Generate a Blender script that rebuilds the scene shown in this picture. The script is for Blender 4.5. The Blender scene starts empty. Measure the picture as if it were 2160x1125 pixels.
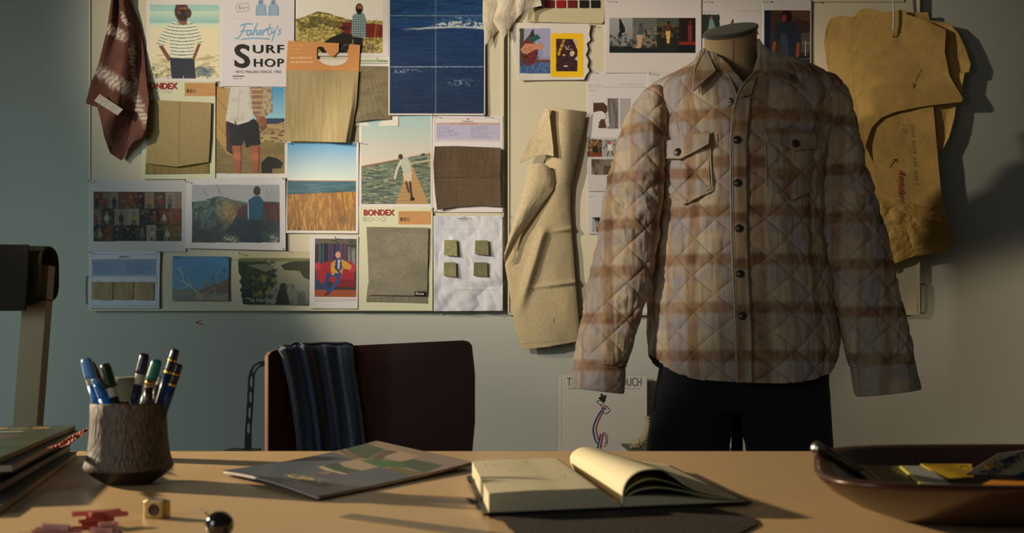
import bpy, math, random
import numpy as np
from mathutils import Vector, Matrix
random.seed(7)
# ------------------------------------------------------------------ camera, light, exposure
SC = bpy.context.scene
COL = SC.collection
FPX = 2100.0            # focal length in pixels of the 2160 wide frame
HOR = 750.0             # row of the horizon
CZ = 0.88               # camera height
TZ = 0.74               # table top height
WALL = 3.095            # back wall distance
DB = 3.07               # front face of the pin boards
cd = bpy.data.cameras.new('camera'); cam = bpy.data.objects.new('camera', cd); COL.objects.link(cam)
cam.location = (0, 0, CZ); cam.rotation_euler = (math.pi/2, 0, 0)
cd.sensor_width = 36; cd.lens = 35.0; cd.shift_y = (HOR-562.5)/2160
cd.clip_start = 0.05
cd.dof.use_dof = True; cd.dof.focus_distance = 2.55; cd.dof.aperture_fstop = 10.0
SC.camera = cam
SC.view_settings.view_transform = 'Standard'; SC.view_settings.look = 'None'
SC.view_settings.exposure = 0.0; SC.view_settings.gamma = 1.0
SC.view_settings.use_curve_mapping = False
w = bpy.data.worlds.new('world'); SC.world = w; w.use_nodes = True
bg = w.node_tree.nodes['Background']; bg.inputs[0].default_value = (0.80, 0.80, 0.70, 1); bg.inputs[1].default_value = 0.031

def spot(name, loc, target, energy, color, angle, blend, size):
    l = bpy.data.lights.new(name, 'SPOT'); o = bpy.data.objects.new(name, l); COL.objects.link(o)
    l.energy = energy; l.color = color; l.spot_size = math.radians(angle); l.spot_blend = blend
    l.shadow_soft_size = size
    o.location = loc
    o.rotation_euler = (Vector(target)-Vector(loc)).to_track_quat('-Z', 'Y').to_euler()
    return o
def area(name, loc, target, energy, color, sx, sy):
    l = bpy.data.lights.new(name, 'AREA'); o = bpy.data.objects.new(name, l); COL.objects.link(o)
    l.energy = energy; l.color = color; l.spread = 1.4; l.shape = 'RECTANGLE'; l.size = sx; l.size_y = sy
    o.location = loc
    o.rotation_euler = (Vector(target)-Vector(loc)).to_track_quat('-Z', 'Y').to_euler()
    return o
WARM = (1.0, 0.81, 0.55)
spot('spot_wall', (-3.5, 0.35, 2.25), (-0.14, 3.09, 1.82), 640, (1.0, 0.86, 0.68), 28, 0.85, 0.06)
spot('spot_jacket', (-1.9, 0.40, 1.75), (-0.01, 2.815, 1.27), 185, (1.0, 0.86, 0.70), 29.4, 0.36, 0.04)
spot('spot_table', (-3.2, 2.2, 1.76), (-0.30, 1.00, 0.74), 820, WARM, 38, 0.5, 0.04)
spot('spot_low', (3.0, 1.15, 1.35), (1.72, 3.09, 0.60), 78, (1.0, 0.78, 0.54), 32, 0.45, 0.05)  # added spot that makes the lit patch low on the right wall
area('area_fill', (-2.2, 0.9, 1.2), (-1.3, 3.0, 0.85), 3.6, (0.70, 0.92, 0.96), 1.2, 1.2)
area('area_front', (-1.3, -0.2, 1.25), (-0.1, 1.0, 0.76), 1.3, (0.86, 0.95, 1.0), 0.6, 0.6)  # added soft fill from the camera side for the table things

# ------------------------------------------------------------------ helpers
def lin(c):
    c = np.asarray(c, float)/255.0
    return np.where(c <= 0.04045, c/12.92, ((c+0.055)/1.055)**2.4)
def P(px, py, d):
    px = np.asarray(px, float); py = np.asarray(py, float); d = np.asarray(d, float)
    x = (px-1080.0)*d/FPX; z = CZ-(py-HOR)*d/FPX
    return np.stack(np.broadcast_arrays(x, d, z), -1)
def on_table(px, py, h=0.0):
    d = (CZ-TZ-h)*FPX/(py-HOR)
    return np.array([(px-1080.0)*d/FPX, d, TZ+h])
def hashn(ix, iy, seed):
    n = (ix.astype(np.int64)*374761393 + iy.astype(np.int64)*668265263 + seed*974634777) & 0xffffffff
    n = ((n ^ (n >> 13))*1274126177) & 0xffffffff
    return ((n ^ (n >> 16)) & 0xffff)/65535.0
def vnoise(x, y, seed=0):
    x = np.asarray(x, float); y = np.asarray(y, float)
    ix = np.floor(x).astype(np.int64); iy = np.floor(y).astype(np.int64)
    fx = x-ix; fy = y-iy; fx = fx*fx*(3-2*fx); fy = fy*fy*(3-2*fy)
    a = hashn(ix, iy, seed); b = hashn(ix+1, iy, seed); c = hashn(ix, iy+1, seed); d = hashn(ix+1, iy+1, seed)
    return a+(b-a)*fx+(c-a)*fy+(a-b-c+d)*fx*fy
def fbm(x, y, seed=0, o=4):
    s = 0; a = 0.5; t = 0
    for i in range(o):
        s = s+a*vnoise(x*2**i, y*2**i, seed+i*17); t += a; a *= 0.5
    return s/t
def sm(e0, e1, x):
    t = np.clip((x-e0)/(e1-e0), 0, 1); return t*t*(3-2*t)
def inpoly(X, Y, pts):
    m = np.zeros(X.shape, bool); n = len(pts)
    for i in range(n):
        x1, y1 = pts[i]; x2, y2 = pts[(i+1) % n]
        if y1 == y2: continue
        c = ((y1 > Y) != (y2 > Y)) & (X < (x2-x1)*(Y-y1)/(y2-y1)+x1)
        m ^= c
    return m
class Cv:
    """colour field of a printed or dyed surface, drawn in its own flat coordinates"""
    def __init__(s, X, Y, base):
        s.X = X; s.Y = Y; s.C = np.ones(X.shape+(3,))*lin(base); s.clip = None
    def mix(s, m, c):
        m = np.asarray(m, float)
        if s.clip is not None: m = m*s.clip
        c = np.asarray(c, float)
        s.C = s.C*(1-m[..., None])+c*m[..., None]; return s
    def setclip(s, x0=None, y0=None, x1=None, y1=None):
        s.clip = None if x0 is None else ((s.X >= x0) & (s.X <= x1) & (s.Y >= y0) & (s.Y <= y1)).astype(float); return s
    def rect(s, x0, y0, x1, y1, c, a=1): return s.mix(a*((s.X >= x0) & (s.X <= x1) & (s.Y >= y0) & (s.Y <= y1)), lin(c))
    def poly(s, pts, c, a=1): return s.mix(a*inpoly(s.X, s.Y, pts), lin(c))
    def ell(s, cx, cy, rx, ry, c, a=1, rot=0, soft=0.12):
        dx = s.X-cx; dy = s.Y-cy; k = math.radians(rot); u = (dx*math.cos(k)+dy*math.sin(k))/rx; v = (-dx*math.sin(k)+dy*math.cos(k))/ry
        return s.mix(a*(1-sm(1-soft, 1+soft, np.sqrt(u*u+v*v))), lin(c))
    def line(s, pts, w, c, a=1):
        D = np.full(s.X.shape, 1e9)
        for (x1, y1), (x2, y2) in zip(pts[:-1], pts[1:]):
            L = (x2-x1)**2+(y2-y1)**2+1e-9
            t = np.clip(((s.X-x1)*(x2-x1)+(s.Y-y1)*(y2-y1))/L, 0, 1)
            D = np.minimum(D, np.hypot(s.X-x1-t*(x2-x1), s.Y-y1-t*(y2-y1)))
        return s.mix(a*(1-sm(w/2-0.45, w/2+0.45, D)), lin(c))
    def grad(s, x0, y0, x1, y1, c0, c1, a=1):
        t = np.clip((s.Y-y0)/(y1-y0), 0, 1)[..., None]
        m = a*((s.X >= x0) & (s.X <= x1) & (s.Y >= y0) & (s.Y <= y1)).astype(float)
        if s.clip is not None: m = m*s.clip
        s.C = s.C*(1-m[..., None])+(lin(c0)*(1-t)+lin(c1)*t)*m[..., None]; return s
    def nz(s, sx, sy, c, seed=0, lo=0.5, hi=0.7, a=1, mask=None, o=3):
        n = sm(lo, hi, fbm(s.X/sx, s.Y/sy, seed, o))*a
        if mask is not None: n = n*mask
        return s.mix(n, lin(c))
    def words(s, x0, y0, x1, n, dy, c=(70, 70, 75), a=0.55, th=1.0, fill=0.75, seed=1):
        r = random.Random(seed)
        for i in range(n):
            x = x0; y = y0+i*dy; end = x0+(x1-x0)*(fill+r.random()*(1-fill))
            while x < end:
                L = 3+r.random()*9
                s.rect(x, y-th/2, min(x+L, end), y+th/2, c, a*(0.6+0.4*r.random())); x += L+1.6
        return s

MATS = {}
def pbsdf(name, base=(0.5, 0.5, 0.5), rough=0.6, metal=0.0, spec=0.4, attr=False, noise=None, coat=0, sheen=0):
    """noise = (scale, strength, stretch xyz)"""
    if name in MATS: return MATS[name]
    m = bpy.data.materials.new(name); m.use_nodes = True; nt = m.node_tree; b = nt.nodes['Principled BSDF']
    b.inputs['Base Color'].default_value = (*base, 1); b.inputs['Roughness'].default_value = rough
    b.inputs['Metallic'].default_value = metal; b.inputs['Specular IOR Level'].default_value = spec
    b.inputs['Coat Weight'].default_value = coat; b.inputs['Sheen Weight'].default_value = sheen
    if attr:
        a = nt.nodes.new('ShaderNodeAttribute'); a.attribute_name = 'Col'
        nt.links.new(a.outputs['Color'], b.inputs['Base Color'])
    if noise:
        tc = nt.nodes.new('ShaderNodeTexCoord'); mp = nt.nodes.new('ShaderNodeMapping'); n = nt.nodes.new('ShaderNodeTexNoise'); bp = nt.nodes.new('ShaderNodeBump')
        mp.inputs['Scale'].default_value = noise[2] if len(noise) > 2 else (1, 1, 1)
        n.inputs['Scale'].default_value = noise[0]; n.inputs['Detail'].default_value = 4
        bp.inputs['Strength'].default_value = noise[1]; bp.inputs['Distance'].default_value = 0.002
        nt.links.new(tc.outputs['Object'], mp.inputs[0]); nt.links.new(mp.outputs[0], n.inputs['Vector'])
        nt.links.new(n.outputs['Fac'], bp.inputs['Height']); nt.links.new(bp.outputs[0], b.inputs['Normal'])
    MATS[name] = m; return m
def cm(name, rgb, rough=0.6, **k): return pbsdf(name, tuple(lin(rgb)), rough, **k)
PAPER = pbsdf('paper', rough=0.62, spec=0.25, attr=True, noise=(60, 0.12))
PHOTO = pbsdf('photo_paper', rough=0.42, spec=0.35, attr=True)
CLOTH = pbsdf('woven_cloth', rough=0.92, spec=0.12, attr=True, noise=(900, 0.35), sheen=0.15)
KNIT = pbsdf('ribbed_knit', rough=0.95, spec=0.08, attr=True, noise=(420, 0.5, (1, 1, 0.12)), sheen=0.2)
JACK = pbsdf('quilted_flannel', rough=0.88, spec=0.15, attr=True, noise=(700, 0.3), sheen=0.12)
PAINTED = pbsdf('coloured_surface', rough=0.5, spec=0.35, attr=True)
COVER = pbsdf('magazine_cover', rough=0.3, spec=0.45, attr=True)

def setp(o, parent):
    if parent is not None:
        o.parent = parent; o.matrix_parent_inverse = Matrix.Translation(-parent.location)
def mesh_obj(name, V, F, mat=None, parent=None, smooth=False, colors=None):
    me = bpy.data.meshes.new(name)
    me.from_pydata([tuple(map(float, v)) for v in V], [], [tuple(map(int, f)) for f in F]); me.update()
    if smooth: me.polygons.foreach_set('use_smooth', [True]*len(me.polygons))
    if mat: me.materials.append(mat)
    if colors is not None: setcol(me, colors)
    o = bpy.data.objects.new(name, me); COL.objects.link(o)
    setp(o, parent)
    return o
def setcol(me, C):
    C = np.asarray(C, np.float32).reshape(-1, 3)
    a = me.color_attributes.new('Col', 'FLOAT_COLOR', 'POINT')
    a.data.foreach_set('color', np.concatenate([C, np.ones((len(C), 1), np.float32)], 1).ravel())
def grid_obj(name, G, mat, parent=None, colors=None, closed=False, thick=0.0, smooth=True, flip=False, out=None, cut=None):
    """G: (rows, cols, 3) surface points; thick: solid thickness"""
    G = np.asarray(G, float); nv, nu = G.shape[:2]
    idx = np.arange(nv*nu).reshape(nv, nu)
    if closed: a = idx[:-1]; b = np.roll(idx, -1, 1)[:-1]; c = np.roll(idx, -1, 1)[1:]; d = idx[1:]
    else: a = idx[:-1, :-1]; b = idx[:-1, 1:]; c = idx[1:, 1:]; d = idx[1:, :-1]
    if out is not None:
        e1 = (G[:, 1:]-G[:, :-1]).reshape(-1, 3).mean(0); e2 = (G[1:]-G[:-1]).reshape(-1, 3).mean(0); flip = np.dot(np.cross(e1, e2), out) > 0
    Fq = np.stack([a, d, c, b] if not flip else [a, b, c, d], -1).reshape(-1, 4)
    if cut is not None: Fq = Fq[~cut.reshape(-1)]
    me = bpy.data.meshes.new(name); me.vertices.add(nv*nu); me.vertices.foreach_set('co', G.reshape(-1).astype(np.float32))
    me.loops.add(Fq.size); me.loops.foreach_set('vertex_index', Fq.reshape(-1).astype(np.int32))
    me.polygons.add(len(Fq)); me.polygons.foreach_set('loop_start', (np.arange(len(Fq))*4).astype(np.int32))
    me.polygons.foreach_set('use_smooth', [smooth]*len(Fq))
    me.update(); me.validate()
    me.materials.append(mat)
    if colors is not None: setcol(me, colors)
    o = bpy.data.objects.new(name, me); COL.objects.link(o)
    setp(o, parent)
    if thick:
        s = o.modifiers.new('thickness', 'SOLIDIFY'); s.thickness = thick; s.offset = -1
    return o
def tag(o, label, cat, group=None, kind=None):
    if label: o['label'] = label
    if cat: o['category'] = cat
    if group: o['group'] = group
    if kind: o['kind'] = kind
    return o
def thing(name, label, cat, loc=(0, 0, 0), group=None):
    o = bpy.data.objects.new(name, None); COL.objects.link(o); o.empty_display_size = 0.05
    o.location = tuple(map(float, loc)); tag(o, label, cat, group); return o
def adopt(o, parent):
    """parent a child whose vertices are in world coordinates"""
    o.parent = parent; o.matrix_parent_inverse = Matrix.Translation(-Vector(parent.location)) ; return o
def resample(pts, n):
    pts = np.asarray(pts, float); d = np.r_[0, np.cumsum(np.hypot(*np.diff(pts, axis=0).T))]
    t = np.linspace(0, d[-1], n); return np.stack([np.interp(t, d, pts[:, 0]), np.interp(t, d, pts[:, 1])], -1)
def coons(top, right, bottom, left, nu, nv):
    T = resample(top, nu); B = resample(bottom, nu); L = resample(left, nv); R = resample(right, nv)
    u = np.linspace(0, 1, nu)[None, :, None]; v = np.linspace(0, 1, nv)[:, None, None]
    return (1-v)*T[None]+v*B[None]+(1-u)*L[:, None]+u*R[:, None]-((1-u)*(1-v)*T[0]+u*(1-v)*T[-1]+(1-u)*v*B[0]+u*v*B[-1])
def pink(p0, p1, amp=1.4, pitch=4.0):
    """zigzag pinked edge from p0 to p1"""
    p0 = np.array(p0, float); p1 = np.array(p1, float); L = np.hypot(*(p1-p0)); n = max(2, int(L/pitch))
    nrm = np.array([-(p1-p0)[1], (p1-p0)[0]])/L; out = []
    for i in range(2*n+1): out.append(p0+(p1-p0)*i/(2*n)+nrm*(amp if i % 2 else 0))
    return out
def torn(p0, p1, amp=2.0, step=3.0, seed=0):
    r = random.Random(seed); p0 = np.array(p0, float); p1 = np.array(p1, float); L = np.hypot(*(p1-p0)); n = max(2, int(L/step))
    nrm = np.array([-(p1-p0)[1], (p1-p0)[0]])/L; out = [p0]
    for i in range(1, n): out.append(p0+(p1-p0)*i/n+nrm*amp*(r.random()*2-1))
    return out+[p1]
def sheet(name, q, off, paint=None, base=(225, 220, 210), h=None, mat=PAPER, parent=None, step=1.0, thick=0.0004, curl=0.004, board=None, depthf=None, cutpoly=None):
    """q = four px corners tl,tr,br,bl or a dict of boundary polylines. off = distance in front of the board."""
    if isinstance(q, dict): T, R, B, L = q['t'], q['r'], q['b'], q['l']
    else:
        tl, tr, br, bl = q; T = [tl, tr]; R = [tr, br]; B = [bl, br]; L = [tl, bl]
    W = max(np.ptp(np.array(T)[:, 0]), np.ptp(np.array(B)[:, 0])); H = max(np.ptp(np.array(L)[:, 1]), np.ptp(np.array(R)[:, 1]))
    nu = max(4, int(W/step)+1); nv = max(4, int(H/step)+1)
    G = coons(T, R, B, L, nu, nv); X = G[..., 0]; Y = G[..., 1]
    U, V = np.meshgrid(np.linspace(0, 1, nu), np.linspace(0, 1, nv))
    d = np.full(X.shape, (DB if board is None else board)-off)
    if depthf is not None: d = depthf(X, Y)-off
    if h is not None: d = d-h(U, V, X, Y)
    elif curl:
        s = int(abs(T[0][0]*13+T[0][1]*7)) % 97
        cu = [vnoise(np.array(s+i*3.7), np.array(1.5), 5) for i in range(4)]
        d = d-curl*(cu[0]*(U*V)**4+cu[1]*((1-U)*V)**4+cu[2]*0.6*(U*(1-V))**5)-curl*0.25*fbm(U*2.2+s, V*2.2, s, 2)
    C = None
    cv = Cv(X, Y, base); cv.U = U; cv.V = V
    if paint: paint(cv)
    cm_ = None
    if cutpoly: cm_ = inpoly((X[:-1, :-1]+X[1:, 1:])/2, (Y[:-1, :-1]+Y[1:, 1:])/2, cutpoly)
    o = grid_obj(name, P(X, Y, d), mat, parent, cv.C, thick=thick, cut=cm_)
    return o
def rq(x0, y0, x1, y1, a=0.0):
    """rectangle in px with a slight tilt in degrees"""
    k = math.tan(math.radians(a)); return [(x0, y0), (x1, y0+k*(x1-x0)), (x1-k*(y1-y0), y1+k*(x1-x0)), (x0-k*(y1-y0), y1)]
def textmesh(s, fn, mat, parent=None, bold=0.0, shear=0.0, name='lettering', spacing=1.0):
    cu = bpy.data.curves.new('t', 'FONT'); cu.body = s; cu.size = 1; cu.offset = bold; cu.shear = shear; cu.space_character = spacing
    cu.resolution_u = 4
    to = bpy.data.objects.new('t', cu); COL.objects.link(to)
    dg = bpy.context.evaluated_depsgraph_get(); dg.update()
    me = bpy.data.meshes.new_from_object(to.evaluated_get(dg)); bpy.data.objects.remove(to)
    V = np.array([v.co[:] for v in me.vertices]); F = [tuple(p.vertices) for p in me.polygons]; bpy.data.meshes.remove(me)
    mn = V.min(0); mx = V.max(0); U = (V-mn)/np.maximum(mx-mn, 1e-6)
    W = [fn(u[0], u[1]) for u in U]
    return mesh_obj(name, W, F, mat, parent)
def wtext(s, box, off, mat, parent=None, board=None, **k):
    x0, y0, x1, y1 = box; d = (DB if board is None else board)-off
    return textmesh(s, lambda u, v: P(x0+u*(x1-x0), y1-v*(y1-y0), d), mat, parent, **k)
def box(name, c, s, mat, parent=None, rz=0, bevel=0.0, segs=2):
    hx, hy, hz = [q/2 for q in s]; cz, sz_ = math.cos(rz), math.sin(rz); V = []
    for z in (-hz, hz):
        for x, y in ((-hx, -hy), (hx, -hy), (hx, hy), (-hx, hy)): V.append((c[0]+x*cz-y*sz_, c[1]+x*sz_+y*cz, c[2]+z))
    o = mesh_obj(name, V, [(3, 2, 1, 0), (4, 5, 6, 7), (0, 1, 5, 4), (1, 2, 6, 5), (2, 3, 7, 6), (3, 0, 4, 7)], mat, parent)
    if bevel:
        b = o.modifiers.new('bevel', 'BEVEL'); b.width = bevel; b.segments = segs
    return o
def lathe(name, prof, c, mat, parent=None, n=48, axis=None, colors=None, ex=1.0, ey=1.0):
    prof = np.array(prof, float); a = np.linspace(0, 2*np.pi, n, endpoint=False)
    G = np.stack([prof[:, :1]*np.cos(a)*ex, prof[:, :1]*np.sin(a)*ey, np.repeat(prof[:, 1:2], n, 1)], -1)
    if axis is not None:
        q = Vector((0, 0, 1)).rotation_difference(Vector(axis)).to_matrix(); G = G@np.array(q).T
    return grid_obj(name, G+np.array(c), mat, parent, closed=True, flip=True)
def tube(name, pts, r, mat, parent=None, n=10, cap=True, flat=1.0):
    pts = [Vector(tuple(map(float, p))) for p in pts]; m = len(pts); rr = [r]*m if np.isscalar(r) else list(r); G = []
    up = Vector((0, 0, 1)); t0 = (pts[1]-pts[0]).normalized()
    if abs(t0.dot(up)) > 0.95: up = Vector((0, 1, 0))
    for i in range(m):
        t = (pts[min(i+1, m-1)]-pts[max(i-1, 0)]).normalized(); s = t.cross(up).normalized(); u2 = s.cross(t).normalized(); up = u2
        G.append([pts[i]+(s*math.cos(k)+u2*math.sin(k)*flat)*rr[i] for k in np.linspace(0, 2*math.pi, n, endpoint=False)])
    if cap:
        G = [[pts[0]]*n]+G+[[pts[-1]]*n]
    return grid_obj(name, np.array([[tuple(p) for p in g] for g in G]), mat, parent, closed=True)
def smooth_pts(pts, n=40):
    pts = np.asarray(pts, float); k = len(pts); out = []
    for t in np.linspace(0, k-1, n):
        i = min(int(t), k-2); f = t-i; p0 = pts[max(i-1, 0)]; p1 = pts[i]; p2 = pts[i+1]; p3 = pts[min(i+2, k-1)]
        out.append(0.5*((2*p1)+(-p0+p2)*f+(2*p0-5*p1+4*p2-p3)*f*f+(-p0+3*p1-3*p2+p3)*f**3))
    return np.array(out)
def prism(name, outline, y0, y1, mat, parent=None, fn=None, bevel=0.0, smooth=False):
    """outline px polygon extruded from depth y0 (front) to y1 (back); fn overrides (x,y,k)->point"""
    n = len(outline); V = []
    for k, d in ((0, y0), (1, y1)):
        for x, y in outline: V.append(P(x, y, d) if fn is None else fn(x, y, k))
    F = [tuple(range(n)), tuple(range(2*n-1, n-1, -1))]+[((i+1) % n, i, n+i, n+(i+1) % n) for i in range(n)]
    F = [tuple(reversed(f)) for f in F]
    o = mesh_obj(name, V, F, mat, parent, smooth)
    if bevel:
        b = o.modifiers.new('bevel', 'BEVEL'); b.width = bevel; b.segments = 2
    return o
BLACK = cm('black_ink', (28, 26, 26), 0.7); INK = cm('grey_ink', (95, 92, 92), 0.8); REDINK = cm('red_ink', (160, 35, 45), 0.7)
BLUEINK = cm('blue_ink', (60, 120, 170), 0.7); WHITEINK = cm('white_ink', (225, 220, 205), 0.7)
STEEL = cm('steel', (170, 165, 155), 0.3, metal=1.0); BRASS = cm('brass', (190, 150, 60), 0.3, metal=1.0)
BLACKMETAL = cm('black_metal', (22, 22, 22), 0.45); CREAMMETAL = cm('cream_enamel', (196, 190, 160), 0.45)
# ------------------------------------------------------------------ the setting
def plaster(name, rgb):
    m = pbsdf(name, tuple(lin(rgb)), 0.85, noise=(9, 0.12)); return m
WALLM = plaster('painted_wall', (176, 178, 168))
o = box('wall_back', (0, WALL+0.05, 1.3), (5.6, 0.1, 2.6), WALLM); tag(o, None, None, kind='structure')
o = box('floor', (0, 0.9, -0.025), (5.6, 4.39, 0.05), cm('grey_floor', (105, 98, 88), 0.6)); tag(o, None, None, kind='structure')

# ------------------------------------------------------------------ pin boards
def board(name, label, px0, px1, pyb, handle_side, hy0, hy1):
    top = -190
    t = thing(name, label, 'pin board', P((px0+px1)/2, pyb, DB), 'pin boards')
    def pt(x, y, d): return P(x, y, DB)+np.array([0, d, 0])
    x0 = P(px0, 0, DB)[0]; x1 = P(px1, 0, DB)[0]; zb = P(0, pyb, DB)[2]; zt = P(0, top, DB)[2]
    box('panel', ((x0+x1)/2, DB+0.012, (zb+zt)/2), (x1-x0-0.006, 0.022, zt-zb-0.006), cm('cream_board', (200, 192, 166), 0.7), t)
    # thin rounded frame
    f = 0.005; r = 0.008; pts = []
    for cx, cz, a0 in ((x1-r, zt-r, 0), (x0+r, zt-r, 90), (x0+r, zb+r, 180), (x1-r, zb+r, 270)):
        for k in range(5):
            a = math.radians(a0+k*22.5); pts.append((cx+r*math.cos(a), cz+r*math.sin(a), math.cos(a), math.sin(a)))
    n = len(pts); V = []
    for (x, z, ex, ez) in pts:
        for (dx, dy) in ((0, -0.004), (0, 0.021), (-f, 0.021), (-f, -0.004)):
            V.append((x+dx*(1 if ex > 0 else -1)*(abs(ex) > 0.01), DB+dy+0.0015, z+dx*(1 if ez > 0 else -1)*(abs(ez) > 0.01)))
    F = []
    for i in range(n):
        j = (i+1) % n
        for k in range(4): F.append((i*4+k, j*4+k, j*4+(k+1) % 4, i*4+(k+1) % 4))
    mesh_obj('frame', V, F, CREAMMETAL, t)
    s = -1 if handle_side == 'l' else 1; xe = x0 if s < 0 else x1
    za = P(0, hy0, DB)[2]; zc = P(0, hy1, DB)[2]; dx = 0.024 if s > 0 else 0.012
    tube('handle', smooth_pts([(xe, DB+0.01, za), (xe+s*dx*0.8, DB+0.01, za), (xe+s*dx, DB+0.01, za-0.012), (xe+s*dx, DB+0.01, zc+0.012), (xe+s*dx*0.8, DB+0.01, zc), (xe, DB+0.01, zc)], 30), 0.0028, cm('handle_metal', (120, 112, 90), 0.5), t)
    return t
board('pin_board', 'cream pin board covered with photo prints, left of the dark gap', 188, 1063, 656, 'l', 584, 640)
board('pin_board', 'cream pin board behind the plaid jacket, right of the dark gap', 1071, 1940, 665, 'r', 600, 660)
o = mesh_obj('red_pencil_mark', [tuple(P(x, y, WALL-0.0008)) for x, y in ((430, 674), (412, 680), (413, 682), (428, 686), (429, 684), (416, 681))], [(0, 1, 2, 5), (5, 2, 3, 4)], REDINK)
tag(o, 'tiny red pencil arrow drawn on the wall under the left pin board', 'mark')

# ------------------------------------------------------------------ prints on the left board
def man_torso(c, x, y, s, shirt, stripe=None, skin=(150, 95, 70)): pass

def p_beachman(c):
    c.rect(316, 10, 462, 166, (226, 214, 176)); c.grad(316, 10, 462, 60, (152, 196, 188), (176, 208, 196)); c.grad(316, 24, 462, 48, (196, 216, 190), (140, 188, 184))
    c.setclip(316, 10, 462, 166)
    c.rect(316, 50, 462, 60, (210, 216, 190)); c.nz(9, 3, (170, 160, 110), 3, 0.5, 0.62, 0.8, (c.Y > 116))
    c.nz(6, 3, (92, 108, 96), 8, 0.58, 0.66, 0.9, (c.Y > 140)); c.ell(430, 152, 20, 9, (60, 92, 110), 0.8, 0, 0.5)
    sh = [(365, 46), (352, 56), (332, 84), (330, 92), (345, 98), (357, 78), (358, 100), (360, 122), (410, 124), (409, 100), (413, 80), (418, 95), (427, 90), (425, 78), (412, 52), (397, 45), (386, 50)]
    c.poly(sh, (226, 224, 200)); m = inpoly(c.X, c.Y, sh)*((np.mod(c.Y+0.004*(c.X-385)**2, 7.2) < 2.3))
    c.mix(m*0.85, lin((92, 108, 110)))
    c.poly([(334, 96), (344, 97), (360, 122), (356, 131)], (120, 66, 48)); c.poly([(424, 92), (417, 93), (406, 122), (410, 128)], (120, 66, 48))
    c.poly([(358, 122), (410, 124), (413, 166), (362, 166)], (26, 36, 54)); c.rect(386, 160, 387.5, 166, (180, 160, 120))
    c.poly([(374, 38), (396, 38), (394, 50), (386, 54), (376, 48)], (128, 82, 62))
    c.ell(383, 24, 15, 20, (64, 36, 26)); c.ell(398, 28, 6, 10, (80, 48, 32)); c.ell(385, 23, 9.5, 14, (140, 78, 58)); c.ell(386, 35, 9.5, 10, (44, 27, 24)); c.poly([(376, 19), (397, 21), (395, 26), (378, 25)], (30, 20, 18)); c.ell(383, 8, 13, 8, (70, 40, 28))
    c.setclip()
def p_surf(c):
    z = lambda pts: [(160+x/2.96, y/2.96) for x, y in pts]
    B = (104, 158, 190)
    for pts in ([(1060, 150), (1040, 200), (1015, 240), (995, 240)], [(1028, 162), (1060, 148), (1102, 150)], [(1030, 196), (1078, 190)],
                [(1095, 190), (1075, 195), (1065, 215), (1080, 222), (1095, 200), (1097, 190), (1095, 215), (1105, 218)],
                [(1135, 145), (1115, 185), (1105, 220), (1118, 192), (1130, 187), (1128, 215), (1138, 218)],
                [(1143, 207), (1160, 200), (1158, 188), (1147, 192), (1140, 210), (1152, 219), (1168, 208)],
                [(1174, 186), (1168, 218), (1174, 196), (1186, 186), (1194, 191)], [(1214, 150), (1200, 200), (1206, 218), (1214, 214)], [(1188, 181), (1228, 175)],
                [(1224, 188), (1221, 208), (1234, 205), (1245, 185), (1236, 225), (1224, 256)], [(1262, 163), (1254, 180)], [(1285, 182), (1268, 190), (1279, 205), (1262, 219)],
                [(1035, 247), (1080, 240), (1130, 239), (1208, 243)]):
        c.line(z(pts), 2.6, B)
    c.line(z([(1010, 25), (1075, 22), (1085, 45), (1078, 70), (1010, 75), (998, 50), (1010, 25)]), 1.0, (90, 90, 95), 0.8)
    c.line(z([(1015, 50), (1025, 35), (1022, 60), (1040, 45), (1045, 58), (1060, 42), (1072, 50)]), 1.3, (90, 90, 95), 0.8)
    for dx in (0, 78):
        c.poly(z([(1125+dx, 35), (1145+dx, 20), (1170+dx, 20), (1190+dx, 35), (1192+dx, 98), (1120+dx, 98)]), (150, 172, 196)); c.poly(z([(1142+dx, 0), (1168+dx, 0), (1170+dx, 24), (1140+dx, 24)]), (120, 140, 168)); c.line(z([(1135+dx, 45), (1130+dx, 95)]), 0.8, (110, 130, 155)); c.line(z([(1180+dx, 45), (1185+dx, 95)]), 0.8, (110, 130, 155))
    c.words(494, 39, 540, 1, 4, (190, 120, 120), 0.5); c.rect(491, 159.5, 516, 161.5, (40, 38, 38)); c.words(492, 166, 515, 1, 3, (60, 90, 110), 0.8, 2.2)
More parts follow.
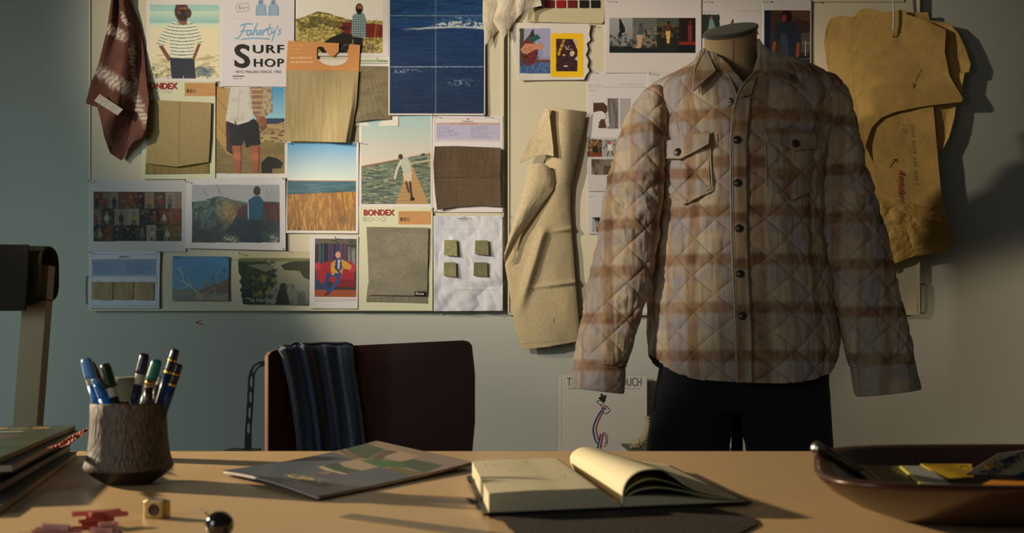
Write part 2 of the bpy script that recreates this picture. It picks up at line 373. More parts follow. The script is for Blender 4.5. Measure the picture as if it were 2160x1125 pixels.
def p_surfer(c):
    c.rect(624, 0, 807, 112, (226, 220, 206)); c.setclip(624, -5, 807, 112)
    hill = [(624, 40), (640, 36), (670, 24), (690, 27), (720, 36), (740, 42), (807, 44), (807, 112), (624, 112)]
    c.poly(hill, (160, 142, 72)); m = inpoly(c.X, c.Y, hill)
    c.nz(5, 4, (206, 190, 120), 4, 0.45, 0.65, 0.9, m); c.nz(4, 3, (96, 88, 40), 9, 0.52, 0.68, 0.9, m); c.nz(20, 8, (66, 62, 34), 14, 0.5, 0.62, 0.7, m*(c.Y < 60))
    c.poly([(700, 78), (730, 66), (745, 70), (740, 112), (680, 112), (668, 98)], (34, 30, 24)); c.nz(7, 6, (80, 84, 78), 5, 0.5, 0.7, 0.9, (c.Y > 92)*(c.X > 680)*(c.X < 790))
    c.ell(779, 64, 62, 15, (112, 36, 28), 1, 4); c.poly([(720, 48), (750, 46), (750, 72), (735, 70)], (112, 36, 28)); c.ell(728, 59, 11, 4, (70, 22, 22), 1, 0, 0.4)
    c.line([(795, 40), (790, 80), (778, 112)], 1.2, (196, 140, 66)); c.line([(798, 44), (796, 80), (784, 112)], 1.0, (150, 96, 46))
    sh = [(744, 32), (755, 27), (768, 28), (772, 40), (772, 78), (766, 80), (750, 78), (740, 72)]
    c.poly([(744, 78), (766, 79), (764, 112), (748, 112)], (30, 26, 26)); c.poly(sh, (150, 170, 170)); m = inpoly(c.X, c.Y, sh)
    c.mix(m*(np.mod(c.X, 5) < 1.8)*0.6, lin((40, 66, 70))); c.mix(m*(np.mod(c.Y, 5) < 1.8)*0.6, lin((40, 66, 70)))
    c.ell(758, 18, 8, 11, (60, 38, 28)); c.ell(759, 16, 5, 6, (140, 90, 70)); c.ell(758, 24, 6, 6, (34, 24, 20)); c.setclip()
def p_ocean(c):
    c.grad(822, -40, 1021, 60, (24, 62, 102), (22, 62, 108)); c.grad(822, 60, 1021, 240, (18, 50, 94), (20, 40, 70))
    c.setclip(822, -40, 1021, 240)
    m = (c.Y < 60).astype(float); c.nz(26, 2.2, (46, 90, 130), 3, 0.5, 0.7, 0.5, m); c.nz(40, 3, (12, 34, 70), 5, 0.5, 0.7, 0.45); c.nz(22, 1.6, (40, 76, 116), 6, 0.52, 0.75, 0.3)
    wv = 62-5*np.exp(-((c.X-960)/70)**2)+2*(fbm(c.X/14, c.Y*0, 3)-0.5); ln = np.exp(-((c.Y-wv)/1.6)**2)*(c.X > 835)*sm(840, 900, c.X)
    c.mix(ln*0.8, lin((196, 206, 206))); foam = (c.Y < wv)*(c.Y > wv-12*sm(880, 950, c.X))*sm(880, 930, c.X)
    c.mix(foam*sm(0.4, 0.65, fbm(c.X/4, c.Y/3, 8))*0.75, lin((200, 208, 206)))
    for y, a in ((33, 0.45), (141, 0.7)): c.mix(np.exp(-((c.Y-y)/0.9)**2)*a*(0.4+0.8*vnoise(c.X/6, c.Y*0, 2)), lin((170, 186, 200)))
    c.mix(np.exp(-((c.X-919)/0.8)**2)*0.4, lin((150, 170, 190)))
    for x, y, s in ((975, 175, 1), (855, 150, 2), (970, 41, 3)): c.mix(sm(0.55, 0.7, fbm(c.X/6, c.Y/1.6, s+20))*np.exp(-((c.X-x)/26)**2-((c.Y-y)/5)**2)*0.9, lin((150, 180, 200)))
    c.setclip()
def p_shorts(c):
    c.rect(456, 184, 600, 366, (120, 104, 62)); c.setclip(456, 184, 600, 366)
    c.grad(520, 184, 600, 252, (66, 146, 196), (150, 196, 210)); c.rect(555, 250, 600, 262, (44, 66, 88))
    c.rect(540, 262, 600, 300, (176, 152, 106)); c.nz(8, 3, (90, 66, 40), 4, 0.5, 0.62, 0.9, (c.X > 540)*(c.Y > 258)*(c.Y < 300))
    c.line([(548, 285), (565, 270), (600, 258)], 3, (176, 140, 96)); c.line([(552, 283), (580, 272), (600, 280)], 2.5, (150, 112, 76))
    c.poly([(456, 184), (484, 184), (478, 255), (490, 300), (494, 330), (480, 325), (456, 290)], (176, 140, 78)); c.line([(456, 205), (480, 235)], 1, (110, 76, 40)); c.line([(456, 255), (490, 305)], 1, (110, 76, 40)); c.nz(30, 4, (140, 120, 74), 7, 0.5, 0.6, 0.6, c.Y > 300)
    c.poly([(476, 258), (494, 250), (494, 330), (478, 318)], (60, 36, 26))
    c.poly([(524, 184), (568, 184), (574, 215), (566, 240), (556, 246), (548, 262), (534, 240)], (150, 110, 84)); m = inpoly(c.X, c.Y, [(524, 184), (552, 184), (556, 246), (534, 240)])
    c.mix(m*(np.mod(c.Y, 11) < 4)*0.6, lin((210, 180, 140))); c.mix(m*(np.mod(c.Y+3, 17) < 3)*0.7, lin((90, 96, 96))); c.poly([(556, 184), (572, 184), (574, 235), (560, 248), (550, 240)], (176, 160, 128)); c.nz(4, 6, (120, 92, 74), 6, 0.5, 0.6, 0.7, (c.X > 552)*(c.X < 576)*(c.Y < 245))
    c.ell(554, 256, 8, 11, (140, 82, 58)); c.poly([(486, 184), (526, 184), (534, 245), (524, 258), (500, 265), (496, 250), (494, 262), (476, 254), (480, 225)], (204, 198, 188)); c.line([(506, 186), (500, 262)], 0.8, (150, 146, 140)); c.nz(10, 14, (176, 170, 160), 5, 0.5, 0.7, 0.6, (c.X < 532)*(c.X > 480)*(c.Y < 260))
    c.poly([(480, 256), (500, 264), (524, 257), (536, 250), (546, 262), (550, 305), (520, 312), (514, 296), (510, 312), (488, 310)], (24, 24, 28))
    for x in (502, 540):
        c.poly([(x-13, 308), (x+11, 308), (x+8, 335), (x+6, 366), (x-8, 366), (x-9, 335)], (156, 88, 58)); c.ell(x-1, 330, 9, 8, (186, 112, 76), 0.7, 0, 0.6); c.line([(x+6, 310), (x+7, 335), (x+5, 366)], 3, (96, 46, 32), 0.8)
    c.poly([(552, 342), (565, 330), (585, 334), (598, 345), (592, 356), (575, 356), (575, 366), (552, 366)], (26, 22, 18)); c.setclip()
def p_marsh(c):
    c.grad(606, 302, 751, 381, (92, 160, 206), (206, 216, 204)); c.rect(606, 381, 751, 383.5, (150, 106, 66)); c.grad(606, 383, 751, 412, (54, 96, 112), (44, 80, 92)); c.nz(30, 3, (80, 120, 130), 3, 0.5, 0.7, 0.6, (c.Y > 384)*(c.Y < 412)*(c.X > 606)*(c.X < 751))
    top = 410-0.05*(c.X-606)+2*fbm(c.X/5, c.Y*0, 3); m = (c.Y > top)*(c.Y < 487)*(c.X > 606)*(c.X < 751)
    c.mix(m, lin((156, 104, 44))); c.nz(2.2, 18, (196, 148, 70), 4, 0.45, 0.65, 0.8, m); c.nz(2.5, 22, (96, 74, 34), 9, 0.45, 0.7, 0.9, m*sm(420, 480, c.Y)); c.nz(3, 8, (126, 92, 30), 12, 0.4, 0.7, 0.7, m)
def p_dock(c):
    c.grad(762, 240, 908, 350, (150, 186, 186), (210, 196, 178)); c.setclip(762, 240, 908, 431)
    hz = 352-(c.X-762)*0.19; m = (c.Y > hz); c.mix(m, lin((104, 116, 96))); c.nz(14, 3, (62, 82, 76), 4, 0.45, 0.62, 0.9, m); c.nz(12, 2, (160, 160, 130), 6, 0.58, 0.7, 0.8, m); c.mix(np.exp(-((c.Y-hz)/1.6)**2), lin((120, 84, 44)))
    c.poly([(835, 431), (845, 400), (860, 345), (868, 345), (885, 385), (905, 431)], (176, 142, 92)); m = inpoly(c.X, c.Y, [(835, 431), (845, 400), (860, 345), (868, 345), (885, 385), (905, 431)])
    c.mix(m*(np.mod(c.Y, 4.5) < 1.2)*0.6, lin((116, 90, 56))); c.line([(868, 345), (908, 338)], 3, (196, 186, 150)); c.line([(868, 350), (908, 356)], 1.5, (60, 60, 50)); c.line([(903, 324), (906, 352)], 3, (160, 146, 100))
    for k in range(8): c.line([(872+k*4, 342), (873+k*4, 352)], 0.9, (60, 56, 44))
    c.poly([(842, 336), (862, 332), (866, 345), (868, 365), (852, 367), (846, 350)], (196, 196, 180)); m = inpoly(c.X, c.Y, [(842, 336), (862, 332), (866, 345), (868, 365), (852, 367), (846, 350)]); c.mix(m*(np.mod(c.X, 4) < 1.6)*0.8, lin((62, 80, 88)))
    c.line([(846, 340), (838, 355), (832, 378)], 5, (190, 190, 172)); c.line([(862, 337), (885, 331), (893, 326)], 4.5, (120, 130, 122)); c.ell(845, 331, 5, 6, (70, 46, 34)); c.ell(892, 326, 5, 2, (40, 28, 22), 1, -20); c.ell(831, 381, 2.5, 4, (120, 80, 56))
    c.poly([(849, 366), (869, 364), (868, 385), (853, 384)], (196, 180, 150)); c.line([(857, 384), (862, 405)], 4.5, (80, 50, 36)); c.line([(865, 384), (867, 405), (869, 418)], 4.5, (54, 36, 30)); c.ell(870, 420, 5, 4, (26, 20, 18)); c.setclip()
def form(c, x0, y0, x1, y1, col, seed, head=(130, 130, 132)):
    c.rect(x0, y0, x1, y1, col); c.rect(x0, y0, x1, y0+4, (150, 140, 146), 0.7)
    c.words(x0+2, y0+7, x0+(x1-x0)*0.4, int((y1-y0-8)/3.2), 3.2, (60, 60, 90), 0.6, 1.1, 0.4, seed); c.words(x0+(x1-x0)*0.55, y0+7, x1-4, int((y1-y0-8)/3.2), 3.2, (60, 60, 90), 0.6, 1.1, 0.5, seed+1)
def p_form1(c):
    c.line([(917, 250), (1054, 250), (1054, 298), (917, 298), (917, 250)], 0.8, (150, 146, 140)); c.rect(984, 251, 990, 253, (190, 70, 50)); form(c, 919, 260, 1053, 296, (176, 172, 196), 3); c.rect(919, 259, 1053, 263, (190, 160, 150)); c.words(950, 261, 1025, 1, 3, (170, 50, 40), 0.8, 1.8)
def p_bond(c, x0=0, y0=0, left=False):
    c.nz(60, 40, (196, 200, 150), 3, 0.3, 0.8, 0.3)
    c.rect(x0+83, y0+7, x0+152, y0+35, (190, 142, 88)); c.words(x0+86, y0+11, x0+135, 2, 5, (120, 80, 50), 0.6, 1.0, 0.5, 5); c.words(x0+125, y0+30, x0+145, 1, 4, (120, 80, 50), 0.5)
    for k in range(11): c.rect(x0+86+k*1.9, y0+20, x0+86.9+k*1.9+(k % 3)*0.3, y0+28, (50, 36, 28), 0.85)
    for k, xx in enumerate((13, 25, 37, 52)):
        if k != 2: c.mix(np.exp(-((np.hypot(c.X-x0-xx, c.Y-y0-24)-4.2)/0.8)**2)*0.7, lin((90, 110, 96)))
        else: c.line([(x0+32, y0+24), (x0+38, y0+20), (x0+45, y0+24), (x0+38, y0+27), (x0+32, y0+24)], 0.9, (170, 90, 80), 0.7)
    c.line([(x0+11, y0+26), (x0+13, y0+21), (x0+15, y0+26)], 1, (70, 96, 80), 0.8)
def p_form2(c):
    c.nz(16, 34, (190, 192, 204), 5, 0.48, 0.6, 0.7); c.words(955, 467, 1020, 1, 3, (70, 66, 66), 0.5, 1)
    c.words(918, 473, 1055, 6, 4.4, (120, 124, 140), 0.32, 0.8, 0.7, 3)
    for y in (502, 546, 595, 599, 603, 612): c.rect(918, y, 1056, y+0.7, (120, 120, 140), 0.4)
    for x in (930, 985, 1046): c.rect(x, 502, x+0.7, 595, (120, 120, 140), 0.3)
    c.words(965, 612, 1055, 1, 3, (130, 90, 110), 0.4, 1)
def p_collage(c):
    r = random.Random(4); c.rect(197, 405, 383, 509, (44, 40, 38)); y = 406
    P_ = [(70, 60, 44), (96, 90, 80), (36, 40, 44), (120, 108, 92), (92, 50, 36), (50, 52, 40), (130, 122, 112), (64, 66, 72), (84, 76, 30), (40, 30, 26), (110, 70, 50)]
    for row in range(3):
        x = 197.0
        while x < 380:
            wd = r.choice((16, 20, 24, 28)); x1 = min(383, x+wd); c.rect(x, y, x1, y+34, r.choice(P_)); hx = (x+x1)/2+r.uniform(-3, 3)
            if r.random() < 0.8:
                k = r.choice([(150, 140, 126), (40, 36, 34), (120, 56, 36), (90, 92, 96), (150, 112, 44)]); c.setclip(x, y, x1, y+34); c.ell(hx, y+9, 3, 4, (120, 84, 66)); c.ell(hx, y+22, 5, 10, k); c.line([(hx-2, y+26), (hx-3, y+36)], 3, (50, 50, 56)); c.line([(hx+2, y+26), (hx+3, y+36)], 3, (50, 50, 56)); c.setclip()
            x = x1
        y += 34.6
    c.nz(6, 5, (120, 110, 96), 6, 0.6, 0.75, 0.5, (c.X > 197)*(c.X < 383)*(c.Y > 405)*(c.Y < 509))
def p_dusk(c):
    x0, y0, x1, y1 = 405, 390, 590, 512; c.grad(x0, y0, x1, y1, (150, 152, 158), (176, 176, 176)); c.setclip(x0, y0, x1, y1)
    top = 424-12*np.exp(-((c.X-462)/28)**2)+4*fbm(c.X/6, c.Y*0, 2); m = c.Y > top; c.mix(m, lin((58, 84, 80))); c.nz(7, 6, (98, 122, 104), 4, 0.45, 0.68, 0.8, m); c.nz(9, 10, (30, 46, 46), 7, 0.48, 0.64, 0.9, m)
    c.ell(484, 448, 20, 22, (150, 128, 76), 0.8, 0, 0.7); c.nz(4, 4, (90, 80, 46), 9, 0.5, 0.6, 0.8, (abs(c.X-484) < 20)*(c.Y > 425)*(c.Y < 470)); c.mix(sm(455, 500, c.Y)*sm(600, 470, c.X)*0.9, lin((20, 24, 26))); c.poly([(500, 450), (600, 445), (600, 512), (470, 512), (490, 470)], (16, 34, 42), 0.9)
    c.ell(575, 447, 75, 20, (74, 30, 26), 1, 2); c.ell(514, 448, 14, 10, (70, 30, 44)); c.nz(5, 16, (40, 70, 72), 3, 0.55, 0.66, 0.7, m*(c.X > 550))
    c.poly([(524, 422), (536, 414), (548, 414), (556, 424), (554, 466), (528, 466), (523, 450)], (18, 74, 98)); c.line([(523, 425), (524, 462)], 1.6, (170, 190, 196)); c.poly([(529, 464), (552, 464), (550, 512), (532, 512)], (20, 38, 52)); c.ell(542, 403, 7.5, 10, (34, 28, 32)); c.ell(543, 401, 4.5, 5, (60, 44, 44))
    for k in range(9): c.line([(560+k*3.5, 424), (562+k*3.7, 398+5*(k % 3))], 0.9, (66, 96, 92), 0.8)
    c.line([(437, 415), (430, 398)], 1, (40, 50, 52)); c.line([(466, 410), (457, 390)], 1, (40, 50, 52))
    for x, y in ((480, 502), (494, 505), (574, 503), (582, 508)): c.mix(sm(0.45, 0.6, fbm(c.X/2.2, c.Y/2.2, 3))*np.exp(-((c.X-x)/7)**2-((c.Y-y)/6)**2), lin((190, 190, 176)))
    c.setclip()
def p_form3(c):
    c.line([(194, 537), (330, 537), (330, 646), (194, 646), (194, 537)], 0.8, (130, 130, 136)); c.words(252, 542, 274, 1, 3, (60, 60, 66), 0.8, 1.8); form(c, 195, 547, 329, 582, (128, 146, 176), 8); c.rect(194, 584, 330, 585, (130, 130, 136))
    for x in (203, 252, 295): c.words(x, 592, x+12, 1, 3, (60, 60, 66), 0.6, 1.3)
def p_drift(c):
    c.grad(364, 541, 484, 612, (44, 112, 164), (70, 128, 160)); c.rect(364, 611, 484, 636, (104, 98, 84)); c.nz(18, 3, (128, 118, 100), 4, 0.5, 0.6, 0.6, c.Y > 614); c.setclip(364, 541, 484, 636)
    c.poly([(420, 615), (440, 604), (470, 594), (484, 586), (484, 618), (420, 618)], (86, 62, 46)); c.nz(5, 4, (120, 90, 60), 5, 0.5, 0.6, 0.8, (c.X > 425)*(c.Y > 592)*(c.Y < 616))
    W = (176, 166, 150); c.line([(425, 632), (418, 618), (400, 603), (388, 595), (384, 580), (378, 565)], 2.2, W); c.line([(388, 595), (378, 592), (366, 580)], 1.1, W); c.line([(384, 580), (392, 568)], 0.9, W); c.line([(380, 570), (370, 566)], 0.9, W); c.line([(405, 607), (395, 585)], 0.9, W); c.line([(400, 603), (372, 612)], 0.9, W)
    c.line([(412, 626), (440, 614), (456, 606), (450, 628)], 1.5, (150, 132, 112)); c.line([(416, 628), (456, 630)], 2, (136, 116, 100)); c.ell(420, 625, 8, 5, (146, 116, 100), 0.9)
    for x, y, s in ((473, 570, 1.3), (466, 582, 0.8), (448, 584, 1)): c.line([(x, y), (x+1, 606)], 1, (50, 56, 50)); c.ell(x, y, 3*s, 2.6*s, (46, 60, 50), 0.8, 0, 0.6)
    c.line([(448, 584), (452, 598)], 1.6, (60, 84, 66)); c.setclip()
def p_heritage(c):
    c.grad(500, 541, 655, 643, (140, 140, 110), (110, 110, 96)); c.setclip(503, 546, 660, 643)
    c.rect(500, 546, 655, 643, (118, 120, 102)); c.grad(560, 546, 655, 643, (150, 144, 116), (96, 104, 98)); c.poly([(500, 548), (560, 550), (580, 570), (584, 600), (560, 612), (560, 643), (500, 643)], (50, 62, 46)); c.nz(9, 8, (110, 116, 40), 4, 0.48, 0.6, 0.9, (c.X < 582)*(c.X > 532)*(c.Y > 578)*(c.Y < 630)); c.nz(7, 6, (34, 44, 38), 9, 0.5, 0.64, 0.8, c.X < 585)
    c.poly([(592, 560), (610, 553), (655, 548), (655, 592), (640, 585), (632, 572), (600, 570)], (56, 60, 40)); c.poly([(588, 612), (600, 598), (606, 620), (612, 643), (580, 643)], (36, 42, 36)); c.ell(598, 606, 8, 9, (36, 42, 36)); c.nz(8, 24, (66, 74, 62), 13, 0.5, 0.62, 0.8, (c.Y > 600)*(c.X > 600)); c.poly([(500, 546), (655, 546), (655, 551), (500, 552)], (104, 110, 60), 0.8); c.poly([(520, 560), (560, 556), (580, 566), (560, 574)], (120, 124, 100), 0.7); c.setclip()
def p_redchair(c):
    c.rect(664, 504, 752, 627, (52, 44, 40)); c.setclip(664, 504, 752, 627); c.rect(664, 504, 752, 516, (96, 90, 76)); c.line([(700, 508), (708, 508), (716, 514)], 1.5, (20, 18, 18))
    r = random.Random(5)
    for k in range(20): c.rect(671+k*3, 514, 674+k*3, 570, r.choice([(64, 44, 84), (40, 60, 110), (50, 90, 96), (110, 40, 52), (72, 66, 96), (34, 34, 44)]))
    c.poly([(734, 520), (752, 524), (752, 572), (734, 566)], (130, 128, 124)); c.nz(3, 30, (60, 66, 60), 6, 0.45, 0.6, 0.8, (c.X > 732)); c.rect(664, 612, 752, 627, (150, 74, 44)); c.poly([(664, 556), (690, 552), (690, 612), (664, 612)], (46, 60, 90))
    c.poly([(666, 560), (690, 552), (740, 552), (750, 560), (746, 592), (744, 604), (712, 604), (690, 590), (680, 600), (668, 588)], (150, 36, 46)); c.ell(670, 562, 7, 8, (170, 50, 56)); c.ell(743, 566, 8, 9, (170, 50, 56)); c.rect(712, 590, 748, 606, (120, 26, 36))
    c.poly([(698, 556), (708, 548), (722, 548), (734, 554), (742, 562), (738, 570), (724, 566), (720, 580), (706, 582), (698, 572)], (196, 140, 56)); c.poly([(708, 548), (720, 548), (722, 566), (714, 576), (706, 566)], (40, 52, 84)); c.poly([(712, 548), (718, 548), (716, 570), (712, 566)], (150, 170, 190)); c.ell(713, 538, 5.5, 7, (196, 150, 120))
    c.line([(708, 580), (692, 580), (688, 604), (694, 616)], 8, (36, 58, 104)); c.line([(716, 578), (712, 594), (698, 612)], 8, (44, 70, 124)); c.ell(690, 620, 7, 3.5, (90, 44, 26), 1, -30); c.ell(702, 578, 4, 3, (190, 130, 96)); c.setclip()
    c.rect(663, 631, 752, 632, (60, 60, 60), 0.6); c.rect(663, 634.5, 752, 635.5, (60, 60, 60), 0.7); c.words(684, 643, 715, 1, 3, (120, 120, 120), 0.5); c.words(661, 642, 667, 1, 3)
def p_orange(c):
    c.words(612, 96, 650, 3, 8, (226, 176, 124), 0.8, 1.2, 0.6, 2); c.words(612, 122, 660, 2, 9, (236, 200, 160), 0.95, 3.0, 0.95, 6); c.words(700, 144, 730, 1, 3, (226, 176, 124), 0.6)
def fabric(base, dark, sx=3, sy=60, a=0.5, s=3):
    def f(c): c.nz(sx, sy, dark, s, 0.4, 0.7, a); c.nz(40, 50, dark, s+5, 0.45, 0.7, a*0.4)
    return f

L1, L2, L3, L4 = 0.0025, 0.0045, 0.0065, 0.0085
G_P = 'prints pinned to the left board'
def print_(name, label, cat, q, off, paint, group=G_P, **k): 
    o = sheet(name, q, off, paint, **k); tag(o, label, cat, group); return o
W_ = (214, 208, 202)
PR = {}
PR['beach'] = print_('photo_print', 'photo print of a bearded man in a striped jumper on a beach', 'photo', rq(310, -30, 468, 172, 0.2), L1, p_beachman, mat=PHOTO, base=W_)
t = print_('flyer', 'white flyer with blue script above the words SURF SHOP', 'flyer', rq(468, -40, 622, 182, 0.5), L2, p_surf, base=(214, 208, 210), curl=0.003)
wtext('S', (494, 93, 526, 143), L2+0.0028, BLACK, t, bold=0.02); wtext('URF', (533, 94.5, 598, 112), L2+0.0028, BLACK, t, bold=0.008, spacing=1.15); wtext('HOP', (535, 123.5, 598, 141), L2+0.0028, BLACK, t, bold=0.008, spacing=1.15); wtext('NYC·MALIBU·SINCE 1983', (497, 148.5, 592, 154), L2+0.0028, INK, t, spacing=1.2)
PR['surfer'] = print_('photo_print', 'photo print of a man carrying a red surfboard before sunny dune grass', 'photo', rq(624, -30, 820, 118, 0.2), L1, p_surfer, mat=PHOTO, base=W_)
PR['ocean'] = print_('poster', 'deep blue ocean poster with one white wave crest and fold lines', 'poster', rq(820, -50, 1024, 243, 0.1), L4, p_ocean, mat=PHOTO, base=(206, 200, 196), curl=0.006)
PR['shorts'] = print_('photo_print', 'photo print of a man in black shorts and white shirt, head out of frame', 'photo', rq(455, 183, 602, 378, 0.0), L1, p_shorts, mat=PHOTO, base=W_)
PR['marsh'] = print_('photo_print', 'photo print of golden marsh grass below a strip of blue water', 'photo', rq(602, 299, 757, 492, 0.3), L2, p_marsh, mat=PHOTO, base=W_)
PR['dock'] = print_('photo_print', 'photo print of a person walking away along a tilted wooden dock', 'photo', rq(758, 240, 912, 440, 0.1), L1, p_dock, mat=PHOTO, base=W_)
PR['collage'] = print_('contact_sheet', 'white sheet with a dark mosaic of many tiny photos', 'printout', rq(189, 380, 393, 531, 0.2), L1, p_collage, base=(190, 186, 184), curl=0.004)
PR['dusk'] = print_('photo_print', 'dark teal photo print of a bearded man standing among reeds', 'photo', [(393, 377), (602, 374), (603, 529), (391, 524)], L3, p_dusk, mat=PHOTO, base=(200, 196, 196), curl=0.008)
PR['drift'] = print_('photo_print', 'small borderless photo of bleached driftwood under a deep blue sky', 'photo', rq(364, 541, 483.5, 635, 0.3), L2, p_drift, mat=PHOTO, base=(60, 110, 150))
left = torn((500, 546), (513, 642), 3.5, 6, 3)
t = print_('torn_page', 'torn landscape page of dark trees by a pale river, lettered The Heritage', 'page', {'t': [(500, 546), (656, 545)], 'l': left, 'r': [(656, 545), (656, 644)], 'b': [(513, 642), (656, 644)]}, L2, p_heritage, base=(100, 104, 80))
wtext('The Heritage', (518, 628, 583, 641.5), L2+0.002, cm('pale_print', (170, 172, 160), 0.7), t)
t = print_('paper_strip', 'plain cream paper strip pinned above the torn landscape page', 'paper', rq(503, 531, 656, 545, 0.0), L1, None, base=(186, 178, 144))
PR['redchair'] = print_('magazine_page', 'magazine page of a man in a yellow jacket sitting on a red armchair', 'page', rq(654, 497, 756, 651, 0.4), L3, p_redchair, base=(206, 202, 200))

# fabric header cards
def p_card_g(c): p_bond(c, 306, 168)
t = thing('fabric_card', 'pale green BONDEX card with a tan canvas swatch, under the striped jumper photo', 'fabric card', P(377, 375, DB), 'fabric header cards')
sheet('card', rq(300, 172, 455, 378, 0.2), L2, p_card_g, base=(206, 206, 176), parent=t)
wtext('BONDEX', (306, 174.5, 374, 188), L2+0.0022, REDINK, t, bold=0.03)
def h_swatch(U, V, X, Y): return 0.004+0.006*np.sin(np.pi*U)**0.7*V+0.003*fbm(U*2, V*2, 4)
sheet('swatch', {'t': pink((312, 210), (446, 216)), 'r': [(446, 216), (444, 290), (441, 342)], 'b': [(308, 345), (372, 352), (441, 342)], 'l': [(312, 210), (310, 280), (308, 345)]}, L3, lambda c: (c.nz(2, 2, (140, 120, 80), 3, 0.4, 0.7, 0.3), c.line([(379, 212), (377, 345)], 1.1, (96, 78, 44), 0.8)), base=(166, 146, 102), h=h_swatch, mat=CLOTH, parent=t, thick=0.001)
sheet('swatch', {'t': [(308, 330), (442, 330)], 'r': [(442, 330), (441, 366)], 'b': [(306, 368), (441, 366)], 'l': [(308, 330), (306, 368)]}, L3, fabric(0, (120, 100, 58)), base=(150, 130, 84), mat=CLOTH, parent=t, thick=0.001)

t = thing('fabric_card', 'orange header card with a cut-out over a hanging tan striped fabric', 'fabric card', P(680, 300, DB), 'fabric header cards')
def p_orange2(c):
    p_orange(c); c.poly([(672, 125), (733, 125), (728, 132), (718, 137), (701, 139), (686, 136), (677, 131)], (222, 214, 198))
sheet('header', {'t': [(607, 86), (715, 91), (760, 95)], 'r': [(760, 95), (757, 151)], 'b': [(603, 151), (757, 151)], 'l': [(607, 86), (603, 151)]}, L3, p_orange2, base=(206, 144, 86), parent=t, curl=0, step=0.7, cutpoly=[(669, 101), (674, 98.5), (681, 98.6), (688, 108), (695, 118), (702, 119), (708, 116), (715, 108), (716, 80), (737, 80), (737, 94.5), (733, 111), (733.5, 125), (669, 125)])
def h_tan(U, V, X, Y): return 0.004+0.02*V*(0.35+0.65*sm(0.55, 0.85, U))*(1-sm(0.93, 1.0, U)*0.8)+0.004*fbm(U*5, V*2, 3)*V
sheet('swatch', {'t': [(604, 148), (757, 150)], 'r': [(757, 150), (752, 220), (738, 300)], 'b': pink((600, 297), (738, 300), 1.2, 4.5), 'l': [(604, 148), (602, 220), (600, 297)]}, L3+0.0012, fabric(0, (140, 122, 82), 2.2, 60, 0.35), base=(180, 162, 120), h=h_tan, mat=CLOTH, parent=t, thick=0.001)

t = thing('fabric_card', 'white card with green stripe holding a grey ribbed swatch beside the ocean poster', 'fabric card', P(788, 265, DB), 'fabric header cards')
sheet('card', rq(735, 111, 841, 266, 0.2), L1, lambda c: (c.rect(735, 127, 830, 131, (150, 168, 120)), c.rect(735, 133, 830, 134.5, (150, 150, 130))), base=(210, 206, 196), parent=t)
def h_grey(U, V, X, Y): return -0.002+0.012*V*V*(1-U)*U*3+0.002*fbm(U*3, V*3, 7)
sheet('swatch', {'t': [(734, 139), (820, 140)], 'r': [(820, 140), (826, 252)], 'b': [(732, 260), (760, 256), (790, 252), (826, 252)], 'l': [(734, 139), (733, 200), (732, 260)]}, L3, lambda c: (c.mix((np.mod(c.X, 3.2) < 1.3)*0.6, lin((84, 76, 58))), c.nz(25, 9, (100, 92, 70), 4, 0.5, 0.6, 0.4), c.rect(730, 194, 830, 195.3, (92, 84, 64), 0.7)), base=(136, 124, 96), h=h_grey, mat=KNIT, parent=t, thick=0.0014)

t = thing('fabric_card', 'pale green BONDEX card with a grey pinked swatch at the lower board edge', 'fabric card', P(835, 657, DB), 'fabric header cards')
sheet('card', rq(757, 437, 913, 656, 0.1), L2, lambda c: p_bond(c, 757, 439), base=(206, 206, 176), parent=t)
wtext('BONDEX', (767, 442, 832, 455), L2+0.0022, REDINK, t, bold=0.03)
sheet('swatch', {'t': [(776, 600), (904, 600)], 'r': [(904, 600), (903, 640)], 'b': pink((772, 636), (903, 640)), 'l': [(776, 600), (772, 636)]}, L3-0.001, fabric(0, (106, 100, 84)), base=(130, 124, 106), mat=CLOTH, parent=t, thick=0.001)
s_ = sheet('swatch', {'t': pink((773, 478), (905, 480)), 'r': pink((905, 480), (902, 624)), 'b': pink((778, 622), (902, 624)), 'l': [(773, 478), (776, 550), (778, 622)]}, L3, lambda c: (c.nz(3, 3, (108, 102, 88), 3, 0.4, 0.7, 0.35), c.nz(60, 30, (112, 106, 90), 5, 0.45, 0.7, 0.4)), base=(140, 134, 116), h=lambda U, V, X, Y: 0.003+0.004*fbm(U*3, V*3, 9)+0.003*np.sin(np.pi*U)*V, mat=CLOTH, parent=t, thick=0.001)
o = sheet('label_tag', rq(874, 615, 897, 624, 0.0), L3+0.010, None, base=(28, 26, 24), parent=s_, curl=0)
wtext('Rinse', (877, 617, 894, 622.5), L3+0.0115, WHITEINK, o)

t = thing('fabric_form', 'white form with lilac table holding a dark brown ribbed knit piece', 'fabric form', P(986, 450, DB), 'printed forms on the left board')
sheet('form', rq(912, 244, 1061, 448, 0.1), L1, p_form1, base=(212, 206, 206), parent=t)
wtext('FAHERTY', (975, 254.5, 999, 258), L1+0.0022, INK, t, spacing=1.3)
sheet('swatch', {'t': [(917, 309), (960, 308), (1057, 312)], 'r': [(1057, 312), (1055, 370), (1057, 436)], 'b': [(922, 443), (960, 437), (1010, 434), (1057, 436)], 'l': [(917, 309), (914, 345), (917, 400), (922, 443)]}, L3, lambda c: (c.mix((np.mod(c.X, 3) < 1.2)*0.35, lin((60, 46, 34))), c.nz(7, 40, (74, 60, 46), 4, 0.5, 0.65, 0.35, c.Y < 374), c.rect(910, 374, 1060, 375.5, (56, 44, 32), 0.7), c.rect(910, 350, 1060, 351, (66, 52, 40), 0.6)), base=(100, 82, 64), h=lambda U, V, X, Y: 0.004+0.005*fbm(U*6, V*1.5, 3)+0.006*(np.abs(U-0.5)*2)**4, mat=KNIT, parent=t, thick=0.0018)
